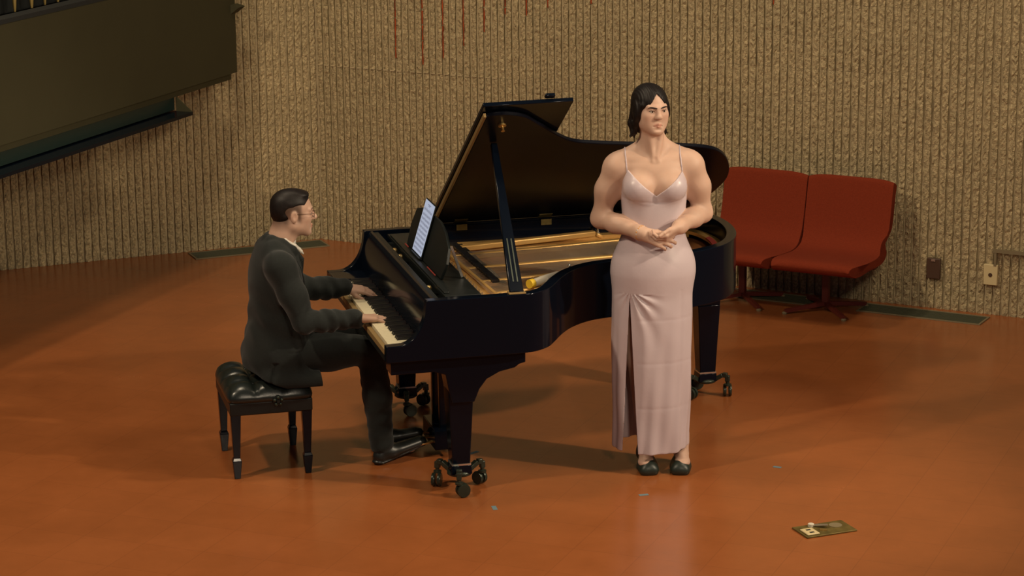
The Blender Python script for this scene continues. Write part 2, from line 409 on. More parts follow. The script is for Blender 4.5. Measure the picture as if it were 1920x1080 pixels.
# local: x along wall (to the right), -y toward the room
SP = 0.537
def shell(cx):
    prof = [(-.475, .345, .0), (-.49, .372, .0), (-.47, .400, 0), (-.40, .405, 0), (-.25, .392, 0), (-.12, .385, 0), (-.03, .400, 0), (.03, .455, 0), (.065, .55, 0), (.09, .66, 0), (.108, .745, 0), (.118, .785, 0), (.135, .797, 0), (.155, .785, 0)]
    und = [(.175, .77), (.15, .66), (.125, .55), (.095, .45), (.05, .375), (-.03, .335), (-.15, .33), (-.30, .335), (-.44, .328)]
    P = catmull([(a, b) for a, b, _ in prof], 3); Q = catmull(und, 3); loop = P+Q
    bm = bmesh.new(); nx = 14; rings = []
    for i in range(nx+1):
        s = i/nx*2-1; hw = SP/2-.003
        ring = []
        for (y, z) in loop:
            # waist between seat and back, rounded outer corners
            waist = .032*math.exp(-((z-.43)/.045)**2)*(1 if y > -.1 else math.exp(-((y+.1)/.12)**2)) if cx > 0 else 0
            front = .045*max(0, (-y-.36)/.13)**2
            wl = hw - (waist+front)*(1 if s > 0 or cx <= 0 else .25)
            ex = 1-abs(s)**7*.0
            dz = .010*abs(s)**6; top = (.018 if z > .70 else 0)*abs(s)**5*((z-.70)/.1 if z > .7 else 0)
            ring.append(bm.verts.new((cx+s*wl, y, z-(dz if y < .0 and z > .37 else 0)-top)))
        rings.append(ring)
    n = len(loop)
    for i in range(nx):
        for k in range(n): bm.faces.new((rings[i][k], rings[i][(k+1)%n], rings[i+1][(k+1)%n], rings[i+1][k]))
    for rg, rev in ((rings[0], False), (rings[-1], True)): bm.faces.new(rg[::-1] if rev else rg)
    bmesh.ops.recalc_face_normals(bm, faces=bm.faces)
    me = bpy.data.meshes.new('seat_shell'); bm.to_mesh(me); bm.free(); me.materials.append(M['upholstery'])
    for p in me.polygons: p.use_smooth = True
    me.set_sharp_from_angle(angle=math.radians(50))
    o = link('seat_shell', me, seat)
    md = o.modifiers.new('b', 'BEVEL'); md.width = .008; md.segments = 2; md.limit_method = 'ANGLE'; md.angle_limit = math.radians(60)
    return o
for cx in (-.29+.0, .247): shell(cx)
MB().box(-.50, .46, -.03, .03, .285, .325).build('beam', M['redpaint'], seat)
for cx in (-.385, .15):
    st = MB().box(cx-.02, cx+.02, -.02, .02, .03, .30).build('pedestal', M['redpaint'], seat, bevel=.004)
    for sx, sy in ((-1, -1), (1, -1), (-1, 1), (1, 1)):
        f = MB().bar((cx, 0, .045), (cx+sx*.185, sy*.19, .018), .03, .022, wd2=.02).build('foot', M['redpaint'], st)
        f2 = MB().lathe([(.014, 0), (.016, .008), (.01, .014)], (cx+sx*.185, sy*.19, .0005), 10).build('glide', M['conduit'], st)

# ------------------------------------------------------------------ piano frame
PO = Vector((-.5846, 10.9202, 0)); PA = math.radians(14)
def pw(p): c, s = math.cos(PA), math.sin(PA); return Vector((PO.x+p[0]*c-p[1]*s, PO.y+p[0]*s+p[1]*c, p[2]))
piano = empty('grand_piano', PO, PA, 'glossy black grand piano with its lid propped open', 'piano')
path = [(0, -.05), (.06, -.05), (.12, -.05), (.2, -.05), (.35, -.05), (.5, -.05), (.62, -.048), (.70, -.035), (.78, .025), (.84, .12), (.90, .225), (.98, .335), (1.09, .425), (1.21, .465), (1.40, .49), (1.62, .53), (1.80, .61), (1.92, .73), (2.00, .90), (2.035, 1.08), (2.035, 1.24), (2.005, 1.38), (1.93, 1.47), (1.82, 1.50), (1.6, 1.50), (1.2, 1.50), (.8, 1.50), (.4, 1.50), (.2, 1.50), (.12, 1.50), (.06, 1.50), (0, 1.50)]
P2 = catmull(path, 6)
Z0, Z1 = .67, .95
def ztop(u):
    if u >= .19: return Z1
    if u <= .05: return .748
    t = (u-.05)/.14; return .748+(Z1-.748)*(1-math.sqrt(max(0, 1-t**2.2)))
def offset(pts, d):
    out = []
    for i, p in enumerate(pts):
        a = pts[max(i-1, 0)]; b = pts[min(i+1, len(pts)-1)]; t = b-a; t = t/np.linalg.norm(t); n = np.array([-t[1], t[0]]); out.append(p+n*d)
    return out
# finer sampling at the arms
fine = [np.array([u, -.05]) for u in np.linspace(0, .2, 24)] + [p for p in P2 if p[0] > .2 or .0 < p[1] < 1.45] + [np.array([u, 1.5]) for u in np.linspace(.2, 0, 24)]
IN = offset(fine, .05)
bm = bmesh.new(); rows = []
for (a, b) in zip(fine, IN):
    zt = ztop(a[0]); rows.append([bm.verts.new((a[0], a[1], Z0)), bm.verts.new((a[0], a[1], zt)), bm.verts.new((b[0], b[1], zt)), bm.verts.new((b[0], b[1], Z0))])
for i in range(len(rows)-1):
    for k in range(4): bm.faces.new((rows[i][k], rows[i][(k+1)%4], rows[i+1][(k+1)%4], rows[i+1][k]))
bm.faces.new(rows[0]); bm.faces.new(rows[-1][::-1])
bmesh.ops.recalc_face_normals(bm, faces=bm.faces)
me = bpy.data.meshes.new('rim'); bm.to_mesh(me); bm.free(); me.materials.append(M['black'])
for p in me.polygons: p.use_smooth = True
me.set_sharp_from_angle(angle=math.radians(35))
rim = link('rim', me, piano)
md = rim.modifiers.new('b', 'BEVEL'); md.width = .003; md.segments = 2; md.limit_method = 'ANGLE'; md.angle_limit = math.radians(60)
inner = [tuple(p) for p in IN if p[0] > .24]
MB().prism(inner, .675, .70).build('bottom_board', M['dark'], piano)
MB().prism([p for p in inner if p[0] > .44], .80, .812).build('soundboard', M['sound'], piano)
MB().box(0.0, .44, -.0, 1.45, .672, .700).build('keybed', M['satin'], piano)
MB().box(-.002, .020, -.0, 1.45, .700, .728).build('key_slip', M['keywood'], piano, bevel=.002)
MB().box(.0, .18, 1.285, 1.45, .70, .748).build('key_block', M['black'], piano, bevel=.003)
MB().box(.005, .06, 1.272, 1.283, .70, .752).build('key_block', M['ivory'], piano)
# keys: 52 white, 36 black
kw = 1.242/52
wk = None; pat = [1, 1, 0, 1, 1, 1, 0]     # black key after white index mod 7 starting at C
def keymesh(name, x0, x1, hw, z0, z1, m, ch=0):
    mb = MB(); mb.hexa([(x0, -hw, z0), (x1, -hw, z0), (x1, hw, z0), (x0, hw, z0), (x0+ch, -hw*.8 if ch else -hw, z1), (x1, -hw*.8 if ch else -hw, z1), (x1, hw*.8 if ch else hw, z1), (x0+ch, hw*.8 if ch else hw, z1)])
    bmesh.ops.recalc_face_normals(mb.bm, faces=mb.bm.faces)
    me = bpy.data.meshes.new(name); mb.bm.to_mesh(me); mb.bm.free(); me.materials.append(m); return me
WM = keymesh('white_key', .022, .172, kw/2-.0007, .705, .743, M['ivory']); BM_ = keymesh('black_key', .072, .172, .0058, .735, .757, M['ebony'], .006)
nb = 0
for i in range(52):
    vv = 1.268 - (i+.5)*kw       # bass at the far side
    link('white_key', WM, piano, loc=(0, vv, 0))
    if i < 51 and pat[(i+5) % 7]:
        link('black_key', BM_, piano, loc=(0, vv-kw/2, 0)); nb += 1
MB().box(.165, .172, .0, 1.30, .742, .7455).build('key_felt', M['felt'], piano)
# fallboard (slightly concave, leaning back)
fb = []
for (u, z) in catmull([(.173, .746), (.176, .79), (.185, .86), (.200, .92), (.214, .943), (.232, .950)], 5): fb.append((u, z))
bm = bmesh.new(); lo = [bm.verts.new((u, .003, z)) for u, z in fb]; hi = [bm.verts.new((u, 1.447, z)) for u, z in fb]
lb = [bm.verts.new((u+.022 if z < .94 else u, .003, z-(.0 if z < .94 else .02))) for u, z in fb]; hb = [bm.verts.new((u+.022 if z < .94 else u, 1.447, z-(0 if z < .94 else .02))) for u, z in fb]
for i in range(len(fb)-1):
    bm.faces.new((lo[i], lo[i+1], hi[i+1], hi[i])); bm.faces.new((lb[i+1], lb[i], hb[i], hb[i+1]))
    bm.faces.new((lo[i+1], lo[i], lb[i], lb[i+1])); bm.faces.new((hi[i], hi[i+1], hb[i+1], hb[i]))
bmesh.ops.recalc_face_normals(bm, faces=bm.faces)
me = bpy.data.meshes.new('fallboard'); bm.to_mesh(me); bm.free(); me.materials.append(M['black'])
for p in me.polygons: p.use_smooth = True
me.set_sharp_from_angle(angle=math.radians(40)); link('fallboard', me, piano)
MB().box(.232, .262, .003, 1.447, .928, .944).build('name_rail', M['satin'], piano, bevel=.003)
MB().box(.205, .44, .003, 1.447, .86, .885).build('action_cover', M['satin'], piano)
MB().box(.262, .285, .02, 1.43, .885, .905).build('stretcher', M['black'], piano, bevel=.002)
# music shelf and desk
MB().box(.300, .470, .055, 1.40, .925, .940).box(.305, .330, .10, 1.35, .940, .948).build('music_shelf', M['satin'], piano, bevel=.002)
for vv in (.30, .34+.62, 1.10):
    MB().lathe([(.010, .905), (.015, .912), (.016, .925), (.010, .934)], (.275, vv, 0), 14).build('shelf_knob', M['brass'], piano, smooth=True)
MB().box(.44, .455, .06, 1.39, .885, .925).build('shelf_support', M['satin'], piano)
ln = math.radians(17)
def desk_pt(v, w_, d=0): return (.345+math.sin(ln)*w_+math.cos(ln)*d, v, .945+math.cos(ln)*w_-math.sin(ln)*d)
dp = [(.36, .0), (1.13, .0), (1.16, .10), (1.13, .19), (.98, .225), (.64, .225), (.50, .20), (.37, .15), (.33, .08)]
MB().poly([desk_pt(v, w_) for v, w_ in dp], [desk_pt(v, w_, .014) for v, w_ in dp]).build('music_desk', M['satin'], piano, bevel=.003)
MB().bar(desk_pt(.38, .16, .014), (.455, .38, .945), .012, .012).build('desk_strut', M['steel'], piano)
MB().box(.332, .337, .42, .60, .9485, .952).build('felt_strip', M['felt'], piano)
MB().box(.332, .337, 1.04, 1.12, .9485, .952).build('felt_strip', M['felt'], piano)
# iron plate
def inset(d): return [p for p in offset(fine, d) if p[0] > .5]
A_ = [p for p in offset(fine, .052) if p[0] > .47]; B_ = [p for p in offset(fine, .105) if p[0] > .47]
mB = MB(); bm = mB.bm
def strip(A, B, z0, z1):
    rows = [[bm.verts.new((a[0], a[1], z0)), bm.verts.new((a[0], a[1], z1)), bm.verts.new((b[0], b[1], z1)), bm.verts.new((b[0], b[1], z0))] for a, b in zip(A, B)]
    for i in range(len(rows)-1):
        for k in range(4): bm.faces.new((rows[i][k], rows[i][(k+1)%4], rows[i+1][(k+1)%4], rows[i+1][k]))
    bm.faces.new(rows[0]); bm.faces.new(rows[-1][::-1])
n_ = min(len(A_), len(B_)); strip(A_[:n_], B_[-n_:] if False else B_[:n_], .845, .862)
mB.box(.47, .60, .003, 1.447, .845, .862)
mB.build('plate', M['gold'], piano)
web = MB()
web.prism([(.60, .01), (.74, .02), (.88, .36), (1.02, .60), (.60, .60)], .828, .845)
web.prism([(.60, 1.30), (1.9, 1.36), (1.9, 1.445), (.60, 1.445)], .828, .845)
web.prism([(.60, .86), (1.20, .90), (1.45, 1.0), (1.30, 1.05), (.60, .98)], .828, .845)
web.build('plate_web', M['gold'], piano, bevel=.003)
struts = [((.50, 1.25), (1.40, 1.415), .040), ((.58, 1.08), (1.66, 1.22), .028), ((.58, .80), (1.36, .86), .030), ((.58, .52), (1.02, .58), .028), ((.58, .28), (.86, .33), .026), ((.55, .12), (.74, .14), .035)]
for a, b, wd in struts:
    h0 = .868
    mb = MB().bar((a[0], a[1], h0), (b[0], b[1], h0+.002), wd, .030)
    mb.bar((b[0], b[1], h0), (b[0]+.035, b[1]+.004, .850), wd*1.3, .022); mb.build('plate_strut', M['gold'], piano, bevel=.006)
for (u, v) in [(1.42, 1.42), (1.36, .87), (1.04, .60), (1.69, 1.23), (.87, .345), (.60, 1.36)]:
    MB().lathe([(.012, .862), (.012, .872), (.006, .874), (.006, .90), (.010, .902), (.010, .912), (.004, .918)], (u, v, 0), 12).build('plate_bolt', M['steel'], piano, smooth=True, sm_angle=40)
MB().bar((.60, .04, .878), (.545, 1.40, .878), .016, .014).build('pressure_bar', M['gold'], piano, bevel=.003)
s = MB()
for k in range(70):
    v = .05+1.33*k/69; s.lathe([(.0035, .862), (.0035, .892)], (.50+.035*((k*7) % 3)/3, v, 0), 5)
tag(s.build('tuning_pins', M['steel'], piano), kind='stuff')
def vmin(u):
    c = [p for p in IN if abs(p[0]-u) < .05 and p[1] < 1.2]
    return max([p[1] for p in c]) if c else .5
s = MB()
for k in range(80):
    v0 = .06+1.30*k/95; f = k/95
    ue = .72+1.15*f**.85; ve = min(max(v0*.82+.26, vmin(min(ue, 2.0))+.07), 1.38) if f > .02 else v0+.05
    s.bar((.56, v0, .882), (ue, ve, .872), .0018, .0018)
tag(s.build('strings', M['string'], piano), kind='stuff')
br = catmull([(.70, .14), (.78, .34), (.95, .60), (1.2, .80), (1.5, .95), (1.72, 1.12)], 6)
A1 = [np.array(p) for p in br]; mB = MB(); bm = mB.bm; strip(A1, offset(A1, .03), .812, .866); mB.build('bridge', M['sound'], piano)
# dampers: dark row across the strings
s = MB()
for k in range(42):
    v = .48+.84*k/41; s.box(.625-.03*k/60, .66-.03*k/60, v-.0045, v+.0045, .880, .896)
tag(s.build('dampers', M['ebony'], piano), kind='stuff')
MB().bar((.682, .46, .872), (.66, 1.34, .872), .03, .012).build('damper_rail', M['satin'], piano)
mB = MB(); bm = mB.bm
rf = [p for p in offset(fine, .085) if p[0] > 1.66 and p[1] < 1.2]; rf2 = [p for p in offset(fine, .115) if p[0] > 1.62 and p[1] < 1.2]
n_ = min(len(rf), len(rf2)); strip(rf[:n_], rf2[:n_], .862, .868); mB.build('felt_strip', M['felt'], piano)
# lid: hinged on the spine, opened
PH = math.radians(33)
def lid_pt(u, w_, d=0): return (u, 1.487-w_*math.cos(PH)+d*math.sin(PH), .957+w_*math.sin(PH)+d*math.cos(PH))
lo = [(.57, 0), (.57, .7), (.570, 1.385)] + [tuple(p) for p in catmull([(.600, 1.398), (.664, 1.400), (.76, 1.358), (.846, 1.262), (.973, 1.112), (1.072, 1.022), (1.174, .985), (1.345, .945), (1.6, .895), (1.80, .838), (1.904, .752), (1.985, .60), (2.030, .42), (2.020, .25), (1.97, .06)], 5)] + [(1.93, 0)]
MB().poly([lid_pt(u, w_) for u, w_ in lo], [lid_pt(u, w_, .020) for u, w_ in lo]).build('lid', M['lidin'], piano, bevel=.004)
fl = [(.545, .0), (.545, 1.455), (.975, 1.465), (.975, .0)]
MB().poly([lid_pt(u, w_, .024) for u, w_ in fl], [lid_pt(u, w_, .044) for u, w_ in fl]).build('lid_flap', M['black'], piano, bevel=.003)
a = lid_pt(.545, .02, .01); 
MB().bar(lid_pt(.563, .01, .010), lid_pt(.563, 1.385, .010), .02, .012, up=(1, 0, 0)).build('lid_edge', M['keywood'], piano)
MB().box(-.024, .024, -.015, .015, 0, .018).build('bumper', M['black'], piano, bevel=.006).matrix_local = Matrix.Translation(lid_pt(.862, 1.475, .044)) @ Matrix.Rotation(PH*-1, 4, 'X')
MB().box(.57, 1.90, 1.462, 1.500, .9503, .958).build('hinge_rail', M['black'], piano)
for u in (.70, 1.15, 1.62):
    h = MB(); h.poly([lid_pt(u-.035, .0, -.002), lid_pt(u+.035, .0, -.002), lid_pt(u+.035, .045, -.002), lid_pt(u-.035, .045, -.002)], [lid_pt(u-.035, 0, 0), lid_pt(u+.035, 0, 0), lid_pt(u+.035, .045, 0), lid_pt(u-.035, .045, 0)])
    h.box(u-.028, u+.028, 1.444, 1.4495, .925, .955); h.build('lid_hinge', M['boxbrass'], piano)
MB().lathe([(.02, 0), (.02, .008), (.007, .01), (.007, .03), (.010, .034)], seg=12).build('prop_cup', M['brass'], piano, smooth=True, sm_angle=40).matrix_local = Matrix.Translation(lid_pt(.664, 1.285, 0)) @ Matrix.Rotation(math.pi - PH, 4, 'X')
# prop stick
pb = Vector((.618, -.022, .952)); pt = Vector(lid_pt(.668, 1.06, -.005))
pr = MB().bar(pb, pt, .066, .022, up=(1, 0, 0) if False else (0, 1, 0), wd2=.030).build('prop_stick', M['black'], piano, bevel=.003)
fwv = (pt-pb).normalized()
for sgn in (-1, 1):
    sd = fwv.cross(Vector((0, 1, 0))).normalized(); c0 = pb+fwv*.06+sd*sgn*.010+Vector((0, -.0125, .004)); MB().bar(c0, c0+fwv*.24, .006, .003, up=(0, 1, 0)).build('flute', M['castergreen'], pr)
MB().box(.578, .658, -.045, .0, .951, .957).build('prop_base', M['keywood'], piano, bevel=.001)
# legs
def caster(parent, x, y, ang):
    c = MB(); c.lathe([(.019, .062), (.019, .072), (.010, .074), (.010, .10)], (x, y, 0), 12)
    ca = c.build('caster', M['castergreen'], parent, smooth=True, sm_angle=40)
    for sg in (-1, 1):
        wl = MB().lathe([(.018, -.009), (.030, -.008), (.033, 0), (.030, .008), (.018, .009)], seg=18, axis='y')
        o = wl.build('wheel', M['castergreen'], ca if False else parent, smooth=True, sm_angle=50)
        o.location = (x+math.cos(ang)*.018-math.sin(ang)*sg*.014, y+math.sin(ang)*.018+math.cos(ang)*sg*.014, .0335); o.rotation_euler = (0, 0, ang)
        o.name = 'caster_wheel'
def leg(lx, ly, bracket, rot0, htop=.60):
    g = MB(); g.taper((lx, ly, .125), (.042, .042), (lx, ly, .50), (.060, .056)); g.taper((lx, ly, .50), (.060, .056), (lx, ly, htop+.002), (.062, .058))
    lg = g.build('leg', M['black'], piano, bevel=.004)
    if bracket:
        pts = [(-.33, .668), (.305, .668), (.305, .612), (.275, .605), (.255, .590), (.18, .575), (.12, .545), (.085, .50), (.06, .44), (-.045, .44), (-.06, .50), (-.075, .58), (-.13, .597), (-.33, .597)]
        yy0, yy1 = (ly-.070, ly+.045) if bracket > 0 else (ly-.045, ly+.07)
        MB().poly([(lx+a, yy0, b) for a, b in pts], [(lx+a, yy1, b) for a, b in pts]).build('bracket', M['black'], lg, bevel=.003)
    else:
        MB().taper((lx, ly, .60), (.075, .07), (lx, ly, .672), (.085, .08)).build('bracket', M['black'], lg, bevel=.003)
    MB().taper((lx, ly, .128), (.0455, .0455), (lx, ly, .136), (.0455, .0455)).build('ferrule', M['steel'], lg)
    MB().taper((lx, ly, .085), (.05, .05), (lx, ly, .128), (.046, .046)).build('foot_cup', M['black'], lg, bevel=.003)
    arms = MB(); arms.lathe([(.05, .072), (.06, .078), (.06, .090), (.05, .096)], (lx, ly, 0), 16)
    ends = []
    for k in range(3):
        a = rot0+k*2*math.pi/3; c, s_ = math.cos(a), math.sin(a)
        p0 = (lx+c*.045, ly+s_*.045, .085); p1 = (lx+c*.095, ly+s_*.095, .118); p2 = (lx+c*.12, ly+s_*.12, .118); p3 = (lx+c*.122, ly+s_*.122, .085)
        arms.bar(p0, p1, .028, .022); arms.bar(p1, p2, .026, .024); arms.bar(p2, p3, .024, .024, up=(c, s_, 0)); ends.append((p3, a))
    arms.build('spider_truck', M['castergreen'], lg, bevel=.003)
    for (p3, a) in ends: caster(lg, p3[0], p3[1], a+1.9)
leg(.36, .075, 1, math.radians(-104))
leg(.38, 1.40, -1, math.radians(-100))
leg(1.955, 1.235, 0, math.radians(-35), .61)
# pedal lyre
ly_ = MB()
for vv in (.60, .76): ly_.taper((.40, vv, .14), (.020, .014), (.40, vv, .672), (.024, .017))
ly_.box(.36, .45, .52, .84, .64, .672)
lyre = ly_.build('pedal_lyre', M['black'], piano, bevel=.003)
MB().box(.345, .455, .54, .82, .045, .145).build('lyre_box', M['black'], lyre, bevel=.004)
for vv in (.60, .68, .76):
    MB().bar((.35, vv, .075), (.262, vv, .062), .020, .008, wd2=.034).build('pedal', M['brass'], lyre, bevel=.002)
for vv in (.63, .73): MB().tube([(.42, vv, .14), (.62, vv, .67)], .006, 8).build('brace', M['brass'], lyre)

# things on the piano
tb = empty('tablet', pw((.337, .86, .9555)), PA, 'white-lit tablet showing sheet music on the piano music desk', 'tablet')
def tp(v, w_, d=0): return (math.sin(ln)*w_+math.cos(ln)*d, v, math.cos(ln)*w_-math.sin(ln)*d)
TW, TH = .205, .268; v0, v1 = -.105, .105
MB().poly([tp(v, w_, .000) for v, w_ in ((v0, 0), (v1, 0), (v1, TH), (v0, TH))], [tp(v, w_, .006) for v, w_ in ((v0, 0), (v1, 0), (v1, TH), (v0, TH))]).build('case', M['satin'], tb, bevel=.0015)
MB().poly([tp(v, w_, -.0012) for v, w_ in ((v0+.006, .006), (v1-.006, .006), (v1-.006, TH-.006), (v0+.006, TH-.006))], [tp(v, w_, 0) for v, w_ in ((v0+.006, .006), (v1-.006, .006), (v1-.006, TH-.006), (v0+.006, TH-.006))]).build('screen', M['screen'], tb)
s = MB(); r = random.Random(4)
for st in range(10):
    wb = .018 + st*.0212
    if st == 9: wb += .004
    for l in range(5):
        ww = wb+l*.0022; s.poly([tp(v0+.016, ww, -.0015), tp(v1-.016, ww, -.0015), tp(v1-.016, ww+.0006, -.0015), tp(v0+.016, ww+.0006, -.0015)], [tp(v0+.016, ww, -.0013), tp(v1-.016, ww, -.0013), tp(v1-.016, ww+.0006, -.0013), tp(v0+.016, ww+.0006, -.0013)])
    for kx in range(17):
        vv = v0+.022+kx*.0105+r.uniform(-.001, .001); ww = wb+r.choice([0, .0022, .0044, .0066])
        for (a, b, c, d) in ((vv, vv+.0032, ww, ww+.0024), (vv+.0026, vv+.0032, ww, ww+.010)):
            s.poly([tp(a, c, -.0016), tp(b, c, -.0016), tp(b, d, -.0016), tp(a, d, -.0016)], [tp(a, c, -.0013), tp(b, c, -.0013), tp(b, d, -.0013), tp(a, d, -.0013)])
for (a, b) in ((-.03, .035), (-.015, .02)):
    wq = .246 if a == -.03 else .240
    s.poly([tp(a, wq, -.0016), tp(b, wq, -.0016), tp(b, wq+.0025, -.0016), tp(a, wq+.0025, -.0016)], [tp(a, wq, -.0013), tp(b, wq, -.0013), tp(b, wq+.0025, -.0013), tp(a, wq+.0025, -.0013)])
tag(s.build('music_notation', M['ink'], tb), kind='stuff')
MB().poly([tp(v, w_, -.012) for v, w_ in ((v0-.0, -.006), (v1, -.006), (v1, .0), (v0, .0))], [tp(v, w_, .006) for v, w_ in ((v0, -.006), (v1, -.006), (v1, 0), (v0, 0))]).build('foot', M['satin'], tb)

rl = empty('cloth_roll', pw((.757, .268, .9065)), PA, 'white rolled cloth with a yellow band lying inside the piano near its curve', 'cloth')
MB().tube([(.03, .05, 0), (.08, .085, 0), (.13, .125, 0), (.185, .175, 0)], [.019, .022, .022, .018], 14).build('roll', M['white'], rl, smooth=True, sm_angle=50)
MB().tube([(.004, .032, 0), (.026, .047, 0)], [.0215, .0225], 14).build('band', M['yellow'], rl, smooth=True, sm_angle=50)

# ------------------------------------------------------------------ bench
bench = empty('piano_bench', pw((-.455, .74, 0)), PA, 'black tufted leather piano bench with square tapered legs', 'bench')
HX, HY = .205, .262
bm = bmesh.new(); nx, ny = 36, 46; grid = []
for i in range(nx+1):
    row = []
    for j in range(ny+1):
        a, b = i/nx*2-1, j/ny*2-1
        edge = (1-abs(a)**5)*(1-abs(b)**6)
        tx, ty = (a+1)/2*3, (b+1)/2*4
        puff = .5+.5*(abs(math.sin(math.pi*(tx)))*abs(math.sin(math.pi*(ty))))**.45
        rnd = 1-.06*(abs(a)**6)*(abs(b)**6)
        row.append(bm.verts.new((a*HX*rnd, b*HY*rnd, .405+.062*max(edge, 0)**.4*puff)))
    grid.append(row)
for i in range(nx):
    for j in range(ny): bm.faces.new((grid[i][j], grid[i+1][j], grid[i+1][j+1], grid[i][j+1]))
bd = [grid[i][0] for i in range(nx)]+[grid[nx][j] for j in range(ny)]+[grid[i][ny] for i in range(nx, 0, -1)]+[grid[0][j] for j in range(ny, 0, -1)]
prev = bd
for (dz, sc) in ((-.012, 1.012), (-.026, 1.0), (-.030, .96)):
    cur = [bm.verts.new((v.co.x*sc, v.co.y*sc, .405+dz)) for v in bd]
    for k in range(len(bd)): bm.faces.new((prev[k], prev[(k+1)%len(bd)], cur[(k+1)%len(bd)], cur[k]))
    prev = cur
bm.faces.new(prev[::-1]); bmesh.ops.recalc_face_normals(bm, faces=bm.faces)
me = bpy.data.meshes.new('cushion'); bm.to_mesh(me); bm.free(); me.materials.append(M['leather'])
for p in me.polygons: p.use_smooth = True
cu = link('cushion', me, bench)
for i in (1, 2):
    for j in (1, 2, 3):
        MB().lathe([(.010, 0), (.009, .004), (.004, .006)], (-HX+2*HX*i/3, -HY+2*HY*j/4, .434), 12).build('button', M['leather'], cu, smooth=True)
MB().box(-HX+.008, HX-.008, -HY+.008, HY-.008, .315, .378).build('apron', M['satin'], bench, bevel=.006)
kn = MB().lathe([(.008, -.03), (.008, -.012), (.024, -.010), (.026, -.002), (.020, .0)], seg=16, axis='y')
kn = kn.build('adjusting_knob', M['satin'], bench, smooth=True, sm_angle=40); kn.location = (.03, -HY+.004, .382)
for k in range(5):
    a = 2*math.pi*k/5+.3; MB().lathe([(.005, -.018), (.008, -.014), (.008, -.008), (.005, -.006)], (math.cos(a)*.018, -.012, math.sin(a)*.018), 8, axis='y').build('lobe', M['castergreen'], kn, smooth=True)
for sx in (-1, 1):
    for sy in (-1, 1):
        lx, ly2 = sx*(HX-.035), sy*(HY-.035)
        g = MB(); g.taper((lx, ly2, .105), (.0155, .0155), (lx, ly2, .318), (.024, .024)); g.taper((lx, ly2, .09), (.022, .022), (lx, ly2, .105), (.0155, .0155)); g.taper((lx, ly2, .001), (.014, .014), (lx, ly2, .09), (.022, .022))
        g.build('leg', M['black'], bench, bevel=.002)
# ------------------------------------------------------------------ people: signed-distance bodies turned into meshes
def axis(*segs):
    """segs: (start, step) ... end"""
    out = []
    for i in range(len(segs)-1):
        a, st = segs[i]; b = segs[i+1][0]; out.append(np.arange(a, b-st*.5, st))
    out.append(np.array([segs[-1][0]])); return np.concatenate(out).astype(np.float32)

